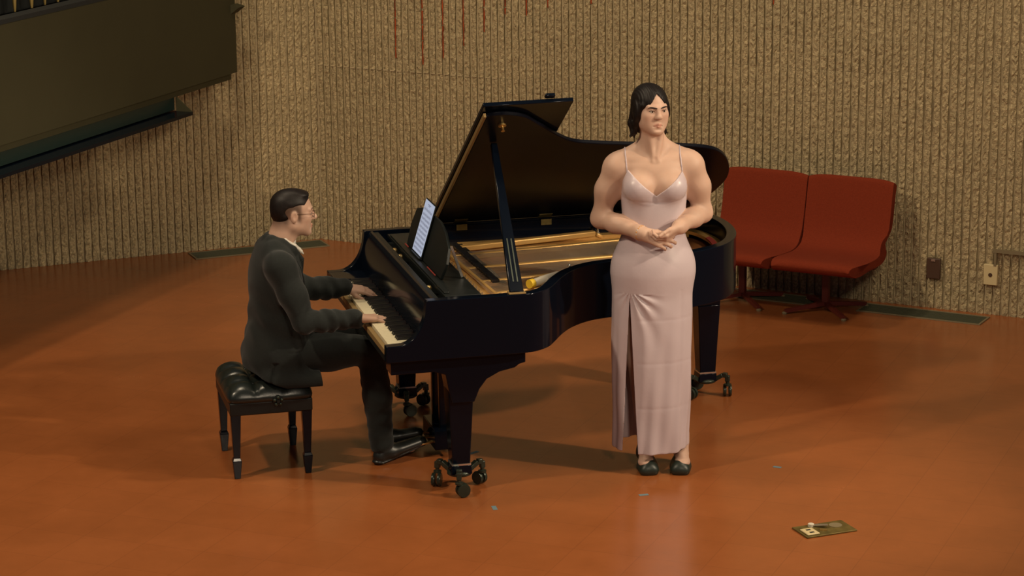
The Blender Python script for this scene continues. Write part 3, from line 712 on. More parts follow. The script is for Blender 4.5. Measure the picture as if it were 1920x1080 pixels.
class Field:
    def __init__(s, xs, ys, zs):
        s.x, s.y, s.z = xs, ys, zs; s.F = np.full((len(xs), len(ys), len(zs)), 1.0, np.float32)
    def copy(s):
        f = Field.__new__(Field); f.x, f.y, f.z, f.F = s.x, s.y, s.z, s.F.copy(); return f
    def _sl(s, lo, hi):
        r = []
        for a, l, h in ((s.x, lo[0], hi[0]), (s.y, lo[1], hi[1]), (s.z, lo[2], hi[2])):
            r.append(slice(max(int(np.searchsorted(a, l))-1, 0), min(int(np.searchsorted(a, h))+1, len(a))))
        X = s.x[r[0]][:, None, None]; Y = s.y[r[1]][None, :, None]; Z = s.z[r[2]][None, None, :]
        return tuple(r), X, Y, Z
    def comb(s, sl, d, k, sub):
        A = s.F[sl]
        if A.size == 0: return
        if sub:
            d = -d
            if k > 0:
                h = np.maximum(k-np.abs(A-d), 0)/k; s.F[sl] = np.maximum(A, d)+h*h*k*.25
            else: s.F[sl] = np.maximum(A, d)
        else:
            if k > 0:
                h = np.maximum(k-np.abs(A-d), 0)/k; s.F[sl] = np.minimum(A, d)-h*h*k*.25
            else: s.F[sl] = np.minimum(A, d)
    def cap(s, a, b, ra, rb=None, k=.012, sub=False, flat=None):
        """tapered capsule; flat=(axis vector, factor) squashes it along that axis"""
        rb = ra if rb is None else rb
        a = np.array(a, np.float32); b = np.array(b, np.float32); m = max(ra, rb)+k+.03
        sl, X, Y, Z = s._sl(np.minimum(a, b)-m, np.maximum(a, b)+m)
        ba = b-a; L2 = float(ba@ba)+1e-9
        px, py, pz = X-a[0], Y-a[1], Z-a[2]
        h = np.clip((px*ba[0]+py*ba[1]+pz*ba[2])/L2, 0, 1)
        qx, qy, qz = px-h*ba[0], py-h*ba[1], pz-h*ba[2]
        d2 = qx*qx+qy*qy+qz*qz
        if flat:
            n = np.array(flat[0], np.float32); n /= np.linalg.norm(n); t = qx*n[0]+qy*n[1]+qz*n[2]; d2 = d2 + t*t*(1/flat[1]**2-1)
        s.comb(sl, np.sqrt(d2+1e-12)-(ra+(rb-ra)*h), k, sub)
    def ell(s, c, r, R=None, k=.015, sub=False):
        c = np.array(c, np.float32); r = np.array(r, np.float32); m = float(r.max())+k+.03
        sl, X, Y, Z = s._sl(c-m, c+m)
        px, py, pz = X-c[0], Y-c[1], Z-c[2]
        if R is not None:
            R = np.array(R, np.float32); px, py, pz = [px*R[i][0]+py*R[i][1]+pz*R[i][2] for i in range(3)]
        k0 = np.sqrt((px/r[0])**2+(py/r[1])**2+(pz/r[2])**2); k1 = np.sqrt((px/r[0]**2)**2+(py/r[1]**2)**2+(pz/r[2]**2)**2)
        s.comb(sl, k0*(k0-1)/(k1+1e-6), k, sub)
    def chain(s, pts, rs, k=.012, **kw):
        for i in range(len(pts)-1): s.cap(pts[i], pts[i+1], rs[i], rs[i+1], k, **kw)
    def first(s, ax, sgn, **fixed):
        """first inside coordinate along axis ax coming from direction sgn (-1: from the low side)"""
        idx = [slice(None)]*3
        for n, v in fixed.items():
            i = 'xyz'.index(n); idx[i] = int(np.argmin(np.abs((s.x, s.y, s.z)[i]-v)))
        line = s.F[tuple(idx)]; a = (s.x, s.y, s.z)['xyz'.index(ax)]; w_ = np.where(line < 0)[0]
        if len(w_) == 0: return None
        return float(a[w_[0]] if sgn < 0 else a[w_[-1]])
    def mesh(s, name, m, parent=None, color=None, smooth=True, off=None):
        V, Q = nets(s.F, s.x, s.y, s.z)
        me = bpy.data.meshes.new(name)
        W = V if off is None else V-np.array(off, np.float32)
        me.vertices.add(len(V)); me.vertices.foreach_set('co', W.astype(np.float32).ravel())
        me.loops.add(len(Q)*4); me.loops.foreach_set('vertex_index', Q.astype(np.int32).ravel())
        me.polygons.add(len(Q)); me.polygons.foreach_set('loop_start', np.arange(0, len(Q)*4, 4, dtype=np.int32))
        me.update(calc_edges=True); me.validate()
        me.polygons.foreach_set('use_smooth', np.ones(len(me.polygons), bool))
        if color is not None:
            ca = me.color_attributes.new('tint', 'FLOAT_COLOR', 'POINT'); c = color(V)
            c = np.concatenate([c, np.ones((len(c), 1))], 1).astype(np.float32)[:len(me.vertices)]; ca.data.foreach_set('color', c.ravel())
        me.materials.append(m)
        return link(name, me, parent)

def nets(F, xs, ys, zs):
    S = F < 0
    C = S[:-1, :-1, :-1].astype(np.int8)
    for dx in (0, 1):
        for dy in (0, 1):
            for dz in (0, 1):
                if dx or dy or dz: C = C + S[dx:S.shape[0]-1+dx, dy:S.shape[1]-1+dy, dz:S.shape[2]-1+dz]
    act = (C > 0) & (C < 8); I, J, K = np.nonzero(act); n = len(I)
    idx = np.full(act.shape, -1, np.int32); idx[I, J, K] = np.arange(n)
    acc = np.zeros((n, 3)); cnt = np.zeros(n)
    P = (xs, ys, zs)
    for a in range(3):
        for b0 in (0, 1):
            for c0 in (0, 1):
                o0 = [0, 0, 0]; oth = [q for q in range(3) if q != a]; o0[oth[0]] = b0; o0[oth[1]] = c0; o1 = list(o0); o1[a] = 1
                f0 = F[I+o0[0], J+o0[1], K+o0[2]]; f1 = F[I+o1[0], J+o1[1], K+o1[2]]
                mk = (f0 < 0) != (f1 < 0); t = np.where(mk, f0/np.where(mk, f0-f1, 1), 0)
                ijk = (I, J, K); co = np.empty((n, 3))
                for q in range(3):
                    p0 = P[q][ijk[q]+o0[q]]; p1 = P[q][ijk[q]+o1[q]]; co[:, q] = p0+(p1-p0)*t
                acc[mk] += co[mk]; cnt[mk] += 1
    V = acc/cnt[:, None]
    quads = []
    for a in range(3):
        sl0 = [slice(None)]*3; sl1 = [slice(None)]*3; sl0[a] = slice(0, -1); sl1[a] = slice(1, None)
        A = S[tuple(sl0)]; B = S[tuple(sl1)]; E = A != B
        b, c = (a+1) % 3, (a+2) % 3
        # interior edges only
        m_ = [slice(None)]*3; m_[b] = slice(1, -1); m_[c] = slice(1, -1); off = [0, 0, 0]; off[b] = 1; off[c] = 1
        e = np.argwhere(E[tuple(m_)]); 
        if len(e) == 0: continue
        e = e+np.array(off); inside_lo = A[e[:, 0], e[:, 1], e[:, 2]]
        def cell(db, dc):
            q = e.copy(); q[:, b] -= db; q[:, c] -= dc; return idx[q[:, 0], q[:, 1], q[:, 2]]
        q = np.stack([cell(1, 1), cell(0, 1), cell(0, 0), cell(1, 0)], 1)
        q[~inside_lo] = q[~inside_lo][:, ::-1]
        quads.append(q)
    Q = np.concatenate(quads); Q = Q[(Q >= 0).all(1)]
    return V, Q

M['skin'] = mat('skin', (0.60, 0.36, 0.235), .5, spec=.32, sub=.10, attr='tint', noise=(14, .05))
M['dress'] = mat('blush_satin', (0.55, 0.455, 0.485), .34, spec=.5, noise=(5, .04), sheen=.1, bump=(60, .05))
M['hair'] = mat('dark_hair', (0.0085, 0.0055, 0.0045), .5, spec=.28, noise=(60, .5))
M['suit'] = mat('charcoal_suit', (0.0105, 0.0130, 0.0120), .85, spec=.25, noise=(120, .2), sheen=.12)
M['shirt'] = mat('white_shirt', (0.66, 0.62, 0.54), .8)
M['tie'] = mat('muted_purple_tie', (0.14, 0.07, 0.11), .6)
M['shoe'] = mat('black_shoe', (0.012, 0.014, 0.013), .38)
M['wshoe'] = mat('dark_green_black_shoe', (0.016, 0.024, 0.018), .42)
M['eye'] = mat('eye_white', (0.55, 0.48, 0.40), .3)
M['iris'] = mat('dark_iris', (0.03, 0.018, 0.01), .2)
M['frame'] = mat('spectacle_frame', (0.10, 0.05, 0.025), .3, metal=.5)
M['amber'] = mat('amber_bead', (0.62, 0.27, 0.04), .25)
M['bead'] = mat('pale_bead', (0.55, 0.50, 0.42), .25)

class Head:
    """local head axes: X to the side, Y to the front, Z up, origin between the ears at eye height"""
    def __init__(s, c, X, Y, Z, sc=1.0):
        s.c = np.array(c, float); s.A = np.array([X, Y, Z], float); s.sc = sc
    def p(s, *q): return s.c + s.sc*(q[0]*s.A[0]+q[1]*s.A[1]+q[2]*s.A[2])
    def inv(s, V): return (V-s.c)@s.A.T/s.sc
def skull(F, H, male):
    q = H.sc
    E = lambda c, r, k=.02, sub=False: F.ell(H.p(*c), [v*q for v in r], H.A, k, sub)
    C = lambda a, b, ra, rb=None, k=.01, sub=False: F.cap(H.p(*a), H.p(*b), ra*q, (rb or ra)*q, k, sub)
    E((0, -.014, .028), (.074, .096, .079), .0)
    E((0, .022, -.018), (.063, .069, .090), .03)
    jw = .050 if male else .044
    C((-jw, .004, -.060), (-.016, .070, -.091), .019, .017, .035); C((jw, .004, -.060), (.016, .070, -.091), .019, .017, .035)
    E((0, .074, -.093), (.022, .016, .017), .018)
    for sg in (-1, 1):
        E((sg*.040, .058, -.022), (.024, .024, .022), .025)
        E((sg*.034, .050, -.058), (.026, .026, .028) if not male else (.021, .021, .024), .03)
        C((sg*.012, .0845, .0195), (sg*.042, .073, .021), .009, .008, .014)
        E((sg*.031, .0975, .002), (.0175, .013, .0115), .012, True)
        C((sg*.019, .0830, .0058), (sg*.031, .0855, .0082), .0042, .0044, .003); C((sg*.031, .0855, .0082), (sg*.044, .0770, .0045), .0044, .0036, .003)
        C((sg*.020, .0825, -.0055), (sg*.042, .0785, -.0055), .0036, .0034, .006)
        E((sg*.0765, -.006, -.012), (.0085, .018, .030), .006)
        E((sg*.0855, -.002, -.008), (.0055, .009, .017), .004, True)
        E((sg*.0105, .0955, -.0285), (.0076, .010, .0066), .007)
        E((sg*.0062, .1020, -.0350), (.0034, .005, .003), .003, True)
    ny = .108 if male else .1015
    C((0, .082, .014), (0, ny, -.018), .0072, .0085, .016); E((0, ny, -.0240), (.0098, .010, .0085), .012)
    C((-.018, .0830, -.0640), (0, .0925, -.0605), .0036, .0046, .007); C((.018, .0830, -.0640), (0, .0925, -.0605), .0036, .0046, .007)
    C((-.016, .0825, -.0690), (0, .0915, -.0705), .0038, .0054, .006); C((.016, .0825, -.0690), (0, .0915, -.0705), .0038, .0054, .006)
    C((-.023, .0862, -.0720), (0, .0990, -.0655), .0021, .0019, .002, True); C((.023, .0862, -.0720), (0, .0990, -.0655), .0021, .0019, .002, True)
    E((0, .0975, -.0865), (.016, .007, .0035), .012, True)
def skin_colour(base, H, male=False, extra=None):
    base = np.array(base)
    sg_ = lambda t, w_=.0025: 1/(1+np.exp(-np.clip(t/w_, -30, 30)))
    def f(V):
        L = H.inv(V); c = np.tile(base, (len(V), 1)); x, y, z = L[:, 0], L[:, 1], L[:, 2]; ax = np.abs(x)
        def mix(m, col):
            m = np.clip(m, 0, 1)[:, None]; c[:] = c*(1-m)+np.array(col)*m
        face = (y > .03) & (z > -.14) & (z < .13)
        lip = face*(y > .076)*sg_(.0205-ax, .0015)*sg_(-.0560-.12*ax-z, .0009)*sg_(z+.0775-.28*ax, .0009)
        mix(lip*.62, base*np.array([.86, .52, .50]))
        ch = np.exp(-(((ax-.042)/.020)**2+((z+.028)/.022)**2))*(y > .02); mix(ch*.30, base*np.array([1.0, .80, .76]))
        so = np.exp(-(((ax-.030)/.018)**2+((z-.004)/.012)**2))*(y > .06); mix(so*.40, base*np.array([.66, .52, .46]))
        if male:
            ear = np.exp(-(((ax-.080)/.010)**2))*sg_(.030-np.hypot((z+.012), (y+.006)*1.4), .003)
            top_ = sg_(z+.008, .006)*sg_(.034-.25*np.clip(z, 0, .1)-y, .004)
            burn = sg_(z+.038, .006)*sg_(.030-y, .003)*sg_(y-.012, .003)
            back = sg_(-.030-y, .005)*np.clip((z+.092)/.06, 0, 1)
            near = (z < .2) & (z > -.12)
            mix(np.maximum(np.maximum(top_, burn), back)*near*(1-ear)*.88, [.050, .028, .017])
        return c
    return f
def march(F, p0, dr, step=.0008, n=120):
    p0 = np.array(p0, float); dr = np.array(dr, float)
    for i in range(n):
        q = p0+dr*step*i; idx = [int(np.searchsorted(a, v)) for a, v in zip((F.x, F.y, F.z), q)]
        idx = [min(max(k, 1), len(a)-1) for k, a in zip(idx, (F.x, F.y, F.z))]; val = 0
        for c8 in range(8):
            wt = 1; id8 = []
            for d_, a in enumerate((F.x, F.y, F.z)):
                t = (q[d_]-a[idx[d_]-1])/(a[idx[d_]]-a[idx[d_]-1]); up_ = (c8 >> d_) & 1
                wt *= t if up_ else 1-t; id8.append(idx[d_] if up_ else idx[d_]-1)
            val += wt*F.F[tuple(id8)]
        if val < 0: return q
    return p0+dr*step*n
def brows(F, H, root, off, m, pts, rs, name='eyebrow'):
    for sg in (-1, 1):
        path = [march(F, H.p(sg*x_, .13, z_), -H.A[1])+H.A[1]*.0002-np.array(off) for x_, z_ in pts]
        path = catmull(path, 4); rr = np.interp(np.linspace(0, 1, len(path)), np.linspace(0, 1, len(rs)), rs)
        MB().tube([tuple(q) for q in path], list(rr), 6).build(name, m, root, smooth=True)
def eyes(H, root, off, look=0.0):
    for sg in (-1, 1):
        c = Vector(H.p(sg*.031, .0755, .001)) - Vector(off)
        bm = bmesh.new(); bmesh.ops.create_uvsphere(bm, u_segments=20, v_segments=14, radius=.0122*H.sc)
        me = bpy.data.meshes.new('eye'); bm.to_mesh(me); bm.free(); me.materials.append(M['eye'])
        for p_ in me.polygons: p_.use_smooth = True
        o = link('eye', me, root, loc=c)
        g = Vector(H.A[1]) + Vector(H.A[0])*look; g.normalize()
        bm = bmesh.new(); bmesh.ops.create_uvsphere(bm, u_segments=14, v_segments=10, radius=.0062*H.sc)
        me = bpy.data.meshes.new('iris'); bm.to_mesh(me); bm.free(); me.materials.append(M['iris'])
        i = link('iris', me, o, loc=g*.0073*H.sc)

def rodr(v, ax, a):
    ax = ax/np.linalg.norm(ax); return v*math.cos(a)+np.cross(ax, v)*math.sin(a)+ax*(ax@v)*(1-math.cos(a))
def hand(F, W, d, s, n, curls, thumb, sc=1.0, spread=(.10, .03, -.03, -.12), palm=.088, k=.006):
    """W wrist, d toward the fingers, s toward the thumb side, n palm normal (fingers curl that way)"""
    W, d, s, n = [np.array(v, float) for v in (W, d, s, n)]
    d /= np.linalg.norm(d); s -= d*(s@d); s /= np.linalg.norm(s); n = n-d*(n@d)-s*(n@s); n /= np.linalg.norm(n)
    lat = (.030, .010, -.010, -.029); pl = (.96, 1.0, .96, .88)
    segs = ((.043, .026, .021), (.048, .029, .022), (.044, .027, .021), (.034, .021, .019)); tips = []
    for i in range(4):
        K = W+d*palm*pl[i]*sc+s*lat[i]*sc
        F.cap(W+s*lat[i]*.55*sc+d*.008, K, .0145*sc, .0108*sc, .014, flat=(n, .95))
        a = 0; P = K; dd = d*math.cos(spread[i])+s*math.sin(spread[i]); ax = np.cross(dd, n)
        rr = (.0098, .0090, .0082, .0068) if i < 3 else (.0084, .0078, .0070, .0060)
        c = curls[i]
        for j in range(3):
            a += c[j]; v = rodr(dd, ax, a); Q = P+v*segs[i][j]*sc
            F.cap(P, Q, rr[j]*sc, rr[j+1]*sc, k if j == 0 else .003); P = Q
        tips.append(P)
    # fleshy heel of the palm
    F.cap(W+d*.02*sc-s*.012*sc+n*.004, W+d*.07*sc-s*.018*sc+n*.004, .014*sc, .011*sc, .014)
    # thumb: from the side of the palm near its base
    T0 = W+d*.020*sc+s*.018*sc+n*.006*sc
    t1, t2, t3 = [np.array(v, float) for v in thumb]
    def dirv(v): q = d*v[0]+s*v[1]+n*v[2]; return q/np.linalg.norm(q)
    A = T0+dirv(t1)*.040*sc; B = A+dirv(t2)*.034*sc; Cc = B+dirv(t3)*.027*sc
    F.cap(T0, A, .0150*sc, .0112*sc, .012); F.cap(A, B, .0108*sc, .0094*sc, .004); F.cap(B, Cc, .0094*sc, .0074*sc, .003)
    return tips

# ---------------- the singer
SO = Vector((.667, 11.37, 0))
singer = empty('person', SO, 0, 'standing singer in a long blush satin slip dress with hands clasped', 'person')
xs = axis((-.31, .003), (.30, 0)); ys = axis((-.29, .003), (.20, 0)); zs = axis((-.005, .004), (.16, .012), (.97, .003), (1.90, 0))
FS = Field(xs, ys, zs)
def singer_torso(F, g=0.0, k=.04):
    E = lambda c, r, kk=None: F.ell(c, [v+g for v in r], None, k if kk is None else kk)
    E((0, .012, 1.36), (.150, .105, .17))
    E((0, -.002, 1.455), (.158, .080, .085))
    E((-.072, -.070, 1.385), (.068, .062, .066), .03); E((.076, -.070, 1.388), (.068, .062, .066), .03)
    E((0, .008, 1.21), (.138, .100, .15), .06)
    E((0, .012, 1.00), (.186, .128, .17), .08)
T = FS
singer_torso(T)
T.cap((-.132, .018, 1.488), (.132, .018, 1.492), .048, .048, .04)
T.cap((-.020, .022, 1.585), (-.145, .022, 1.500), .038, .034, .05); T.cap((.012, .022, 1.585), (.145, .022, 1.505), .038, .034, .05)
T.cap((0, .020, 1.50), (-.014, .004, 1.67), .060, .054, .03)
T.cap((-.012, -.050, 1.505), (-.125, -.024, 1.513), .008, .008, .02); T.cap((.016, -.050, 1.505), (.125, -.024, 1.516), .008, .008, .02)   # collar bones
T.cap((-.02, -.038, 1.63), (-.006, -.062, 1.515), .012, .008, .02); T.cap((.03, -.030, 1.63), (.010, -.062, 1.515), .012, .008, .02)
T.ell((.002, -.082, 1.520), (.010, .010, .012), None, .012, True)
T.cap((.003, -.145, 1.375), (.003, -.150, 1.30), .010, .012, .02, sub=True)
# legs
for sg, fx in ((-1, -.035), (1, .135)):
    hx = sg*.092; T.chain([(hx, .02, .96), (hx*.9+.01, .01, .55), (fx+.003, .035, .12)], [.088, .055, .036], .03)
    T.cap((fx+.003, .045, .16), (fx+.002, .040, .085), .037, .034, .02); T.ell((fx+.002, -.005, .075), (.036, .075, .035), None, .02); T.ell((fx, -.065, .05), (.040, .05, .024), None, .02)
HS = Head((-.018, -.004, 1.749), (math.cos(.38), math.sin(.38), 0), (math.sin(.38)*.998, -math.cos(.38)*.998, -.06), (math.sin(.38)*.06, -math.cos(.38)*.06, .998), .97)
skull(T, HS, False)
# arms
LS, LE, LW = (-.178, .020, 1.462), (-.247, .055, 1.215), (-.052, -.168, 1.186)
RS, RE, RW = (.176, .020, 1.468), (.232, .055, 1.238), (.102, -.152, 1.212)
def lerp(a, b, t): return tuple(np.array(a)*(1-t)+np.array(b)*t)
for S_, E_, W_ in ((LS, LE, LW), (RS, RE, RW)):
    T.ell(S_, (.050, .050, .054), None, .05)
    m_ = np.array(lerp(S_, E_, .42))+np.array((math.copysign(.010, S_[0]), .0, 0)); T.chain([S_, m_, E_], [.050, .0490, .0435], .05)
    T.chain([E_, lerp(E_, W_, .35), lerp(E_, W_, .9), W_], [.040, .0395, .0285, .027], .035)
hand(T, LW, (.90, -.12, -.28), (-.10, .35, .95), (.15, .90, -.40), [(.45, .75, .5), (.35, .65, .45), (.40, .75, .5), (.45, .8, .5)], [(.75, .35, .35), (.9, .1, .3), (.95, 0, .35)], .98)
hand(T, (RW[0], RW[1]-.004, RW[2]), (-.72, -.42, -.52), (.10, -.62, .60), (-.30, .80, -.05), [(.55, .9, .6), (.6, .95, .6), (.65, .95, .6), (.6, .9, .6)], [(.75, .45, .1), (.95, .15, .1), (1.0, .0, .1)], .92)
sb = (.56, .365, .275)
T.mesh('body', M['skin'], singer, skin_colour(sb, HS, False))
eyes(HS, singer, (0, 0, 0), .1)
brows(FS, HS, singer, (0, 0, 0), M['hair'], [(.010, .0175), (.020, .0200), (.032, .0215), (.042, .0215), (.050, .0175)], [.0022, .0034, .0034, .0028, .0012])
brows(FS, HS, singer, (0, 0, 0), M['hair'], [(.0185, .0025), (.025, .0062), (.033, .0075), (.042, .0055), (.046, .0020)], [.0006, .0012, .0014, .0012, .0006], 'eyelashes')
# hair
def hairdo(name, H, prims, parent, xs, ys, zs, disp=None, off=None, m=None):
    F = Field(xs, ys, zs); prims(F)
    if disp: F.F += disp(F.x[:, None, None], F.y[None, :, None], F.z[None, None, :]).astype(np.float32)
    return F.mesh(name, m or M['hair'], parent, off=off)
def lady(F):
    H = HS; E = lambda c, r, k=.02, sub=False: F.ell(H.p(*c), r, H.A, k, sub)
    C = lambda a, b, ra, rb=None, k=.01, sub=False: F.cap(H.p(*a), H.p(*b), ra, rb, k, sub)
    E((0, -.016, .031), (.081, .102, .0835), .0)
    E((0, -.052, -.045), (.072, .054, .095), .03)
    E((0, .098, -.050), (.063, .080, .082), .004, True)       # face opening below the brows
    # forehead: a peaked opening, narrow at the parting
    for f in np.linspace(0, 1, 30):
        F.ell(H.p(0, .105-.010*f, -.01+.083*f), (.060*(1-f)**.75+.003, .055-.010*f, .014), H.A, .002, True)
    for sg in (-1, 1):
        E((sg*.076, .006, -.010), (.016, .034, .045), .015)
        F.chain([H.p(sg*.064, .046, .026), H.p(sg*.071, .020, -.03), H.p(sg*.072, -.004, -.075), H.p(sg*.076, -.015, -.115), H.p(sg*.094, -.018, -.142)], [.008, .014, .015, .012, .002], .016)
        F.chain([H.p(sg*.060, -.03, .02), H.p(sg*.068, -.045, -.08), H.p(sg*.080, -.035, -.138)], [.024, .024, .003], .012)
        C((sg*.056, -.05, -.09), (sg*.066, -.035, -.150), .022, .003, .012)
        C((sg*.062, -.02, -.09), (sg*.104, -.012, -.138), .010, .0015, .008)
    C((0, .082, .082), (0, .02, .1145), .0030, .0030, .003, True)
hd = hairdo('hair', HS, lady, singer, axis((-.15, .0025), (.12, 0)), axis((-.14, .0025), (.14, 0)), axis((1.55, .0025), (1.88, 0)),
       lambda x, y, z: .0006*np.sin((x*math.cos(.38)+y*math.sin(.38))*700+np.sin(z*30)*2))
# dress: bodice follows the body, skirt is a thin shell with a front slit
dx = axis((-.23, .0035), (.23, 0)); dy = axis((-.19, .0035), (.19, 0)); dz = axis((.085, .0045), (.95, .0035), (1.50, 0))
DF = Field(dx, dy, dz); singer_torso(DF, .0062)
X, Y, Z = DF.x[:, None, None], DF.y[None, :, None], DF.z[None, None, :]
t = np.clip((1.02-Z)/.92, 0, 1)
cxl = -.004-.004*t; ax_ = .189-.012*t+.006*np.sin(t*math.pi)-.9*np.clip(Z-.96, 0, .3)**1.5; ay_ = .134+.012*t-.8*np.clip(Z-.96, 0, .3)**1.5
ang = np.arctan2((Y-.012)/ay_, (X-cxl)/ax_)
fold = (.0045*np.sin(ang*9+3*Z)*t + .004*np.sin(ang*17-6*Z+1.3)*t**1.2 + .0035*np.sin(ang*5+14*Z)*t + .0016*np.sin(Z*55+ang*6)*np.clip((Z-.55)*3, 0, 1)*t)
# folds that fan from the top of the slit
fx, fz = X+.115, .885-Z; fa = np.arctan2(fx, fz+.02); fold = fold+np.where((Y < 0) & (fz > 0), .007*np.sin(fa*16)*np.exp(-((fx-.05)/.07)**2)*np.exp(-(fz/.35)), 0)
r_ = np.sqrt(((X-cxl)/ax_)**2+((Y-.012)/ay_)**2+1e-9)
outer = (r_-1)*np.sqrt((X-cxl)**2+(Y-.012)**2+1e-9)/r_ + fold
skirt = np.maximum(outer, Z-1.16)
k_ = .05; A_f = DF.F; h = np.maximum(k_-np.abs(A_f-skirt), 0)/k_; Fd = np.minimum(A_f, skirt)-h*h*k_*.25
hollow = np.maximum(outer+.0105, Z-.93)
Fd = np.where(Z < .93, np.maximum(Fd, -hollow), Fd)
xl = -.117-.040*(.885-Z); xr = -.117+.052*(.885-Z)
Fd = np.maximum(Fd, -np.maximum(np.maximum(xl-X, X-xr), np.maximum(Z-.885, Y+.01)))
hem = np.where(Y > .02, .120, np.where(X < -.11, .103+.25*np.abs(X+.155), .104)+.35*np.clip(X-.09, 0, 1)**1.2)
Fd = np.maximum(Fd, hem-Z)
# creases of pressed cloth
for zc in (.33, .55, .76): Fd = Fd+.0009*np.exp(-((Z-zc-.012*X)/.008)**2)*(Y < 0)*(X > -.08)
Fd = Fd+.0009*np.exp(-((X-.125)/.007)**2)*(Y < 0)*(Z < .9)
top = np.where(Y < -.01, np.where(np.abs(X) < .128, 1.350+(1.462-1.350)*np.abs(X-.006)/.124, 1.462-2.3*(np.abs(X)-.128)), 1.345)
top = np.clip(top, 1.335, 1.47)
Fd = np.maximum(Fd, (Z-top)*.75)
# seam under the bust
us = 1.318+.10*np.abs(X); Fd = Fd+.0014*np.exp(-((Z-us)/.006)**2)*(Y < -.02)
DF.F = Fd.astype(np.float32)
DF.mesh('dress', M['dress'], singer)
for sx in (-1, 1):
    pts = []
    x0, x1 = (sx*.128, -.135 if sx < 0 else .118)
    for i in range(9):
        f = i/8; x = x0*(1-f)+x1*f; z = 1.455+f*.085; y = FS.first('y', -1, x=x, z=z); pts.append((x, (y if y is not None else -.05)-.0015, z))
    y_ = pts[-1][1]
    for i in range(1, 9):
        y = y_+.004+(.075-y_)*i/8; z = FS.first('z', 1, x=x1, y=y); pts.append((x1, y, min((z or 1.56), 1.60)+.0015))
    MB().tube([tuple(p) for p in catmull(pts, 2)], .0036, 6).build('strap', M['dress'], singer, smooth=True)
# bracelet on her right wrist
br_c = np.array(lerp(LE, LW, .93)); bd_ = (np.array(LW)-np.array(LE)); bd_ /= np.linalg.norm(bd_); b1 = np.cross(bd_, [0, 0, 1]); b1 /= np.linalg.norm(b1); b2 = np.cross(bd_, b1)
e = empty('bracelet', SO+Vector(br_c), 0, 'beaded amber bracelet worn on the singer\'s wrist', 'bracelet')
for k in range(22):
    a = 2*math.pi*k/22; p_ = b1*math.cos(a)*.0335+b2*math.sin(a)*.0335
    bm = bmesh.new(); bmesh.ops.create_uvsphere(bm, u_segments=8, v_segments=6, radius=.0046); me = bpy.data.meshes.new('bead'); bm.to_mesh(me); bm.free()
    me.materials.append(M['bead'] if k % 5 == 0 else M['amber'])
    for q in me.polygons: q.use_smooth = True
    link('bead', me, e, loc=p_)
# shoes
def wshoe(cx, yaw):
    c, s_ = math.cos(yaw), math.sin(yaw)
    def R(x, y, z): return (cx+x*c-y*s_, .0+x*s_+y*c, z)
    F = Field(axis((cx-.08, .0025), (cx+.08, 0)), axis((-.16, .0025), (.11, 0)), axis((-.003, .0025), (.12, 0)))
    F.F[:] = .05
    F.chain([R(-.034, -.05, .020), R(-.024, -.108, .018), R(.024, -.108, .018), R(.034, -.05, .020)], [.016, .017, .017, .016], .006); F.cap(R(-.012, -.104, .022), R(.012, -.104, .022), .018, .018, .01); F.cap(R(0, -.085, .028), R(0, -.040, .040), .040, .040, .03)
    F.cap(R(0, -.035, .038), R(0, .055, .062), .038, .032, .02); F.cap(R(0, .055, .055), R(0, .062, .085), .032, .030, .02)
    F.ell(R(0, .012, .112), (.0335, .086, .048), None, .004, True)
    F.cap(R(0, .066, .045), R(0, .066, .0), .022, .019, .008)
    F.ell(R(0, .012, .0), (.05, .034, .022), None, .006, True)
    zz = F.z[None, None, :]; F.F = np.maximum(F.F, .0015-zz).astype(np.float32)
    F.mesh('shoe', M['wshoe'], singer)
wshoe(-.035, .12); wshoe(.135, -.10)

# ---------------- the pianist (in piano axes: u forward to the piano, v away, z up)
PB = Vector((-.43, .70, 0))
man = empty('person', pw(PB), PA, 'seated pianist in a dark suit and glasses with both hands on the keys', 'person')
off = (PB.x, PB.y, 0)
xs = axis((-.62, .006), (-.43, .003), (-.14, .006), (-.06, .003), (.17, .008), (.42, 0)); ys = axis((.33, .003), (.53, .006), (.60, .003), (.80, .006), (.82, .003), (1.02, 0)); zs = axis((.0, .010), (.69, .003), (.83, .008), (1.05, .003), (1.38, 0))
FP = Field(xs, ys, zs); T = FP
T.ell((-.395, .70, .90), (.11, .15, .20), None, .05); T.ell((-.39, .70, .66), (.10, .14, .16), None, .05); T.cap((-.41, .62, .54), (-.41, .78, .54), .080, .080, .05)
T.cap((-.385, .54, 1.02), (-.385, .86, 1.02), .045, .045, .04)
NS, NE, NW = (-.385, .505, 1.015), (-.295, .43, .765), (-.035, .425, .768)
FS_, FE_, FW_ = (-.375, .895, 1.015), (-.235, .95, .80), (-.005, .915, .795)
for a, b, c in ((NS, NE, NW), (FS_, FE_, FW_)):
    T.chain([a, b], [.048, .036], .03); T.chain([b, lerp(b, c, .3), c], [.036, .034, .024], .02)
for vv, kx in ((.60, .04), (.80, .04)):
    T.chain([(-.42, vv, .53), (kx, vv-.03 if vv < .7 else vv+.02, .56)], [.075, .05], .03)
T.chain([(.04, .57, .56), (.080, .56, .08)], [.05, .028], .005); T.cap((.085, .56, .06), (.24, .60, .05), .024, .020, .005)
T.chain([(.085, .82, .56), (.13, .80, .10)], [.05, .034], .02); T.cap((.13, .80, .07), (.26, .78, .06), .03, .026, .02)
HM = Head((-.290, .70, 1.238), (0, -1, 0), (.997, 0, -.07), (.07, 0, .997), .98)
T.cap((-.372, .70, 1.05), (-.315, .70, 1.17), .060, .056, .03); T.cap((-.36, .70, 1.10), (-.33, .70, 1.19), .056, .056, .03)
skull(T, HM, True)
hand(T, NW, (.97, .05, -.06), (.05, 1, .05), (-.05, .0, -1), [(.25, .35, .35), (.2, .38, .35), (.22, .38, .35), (.25, .35, .3)], [(.8, .55, .3), (.95, .3, .15), (1, .15, .1)], .96)
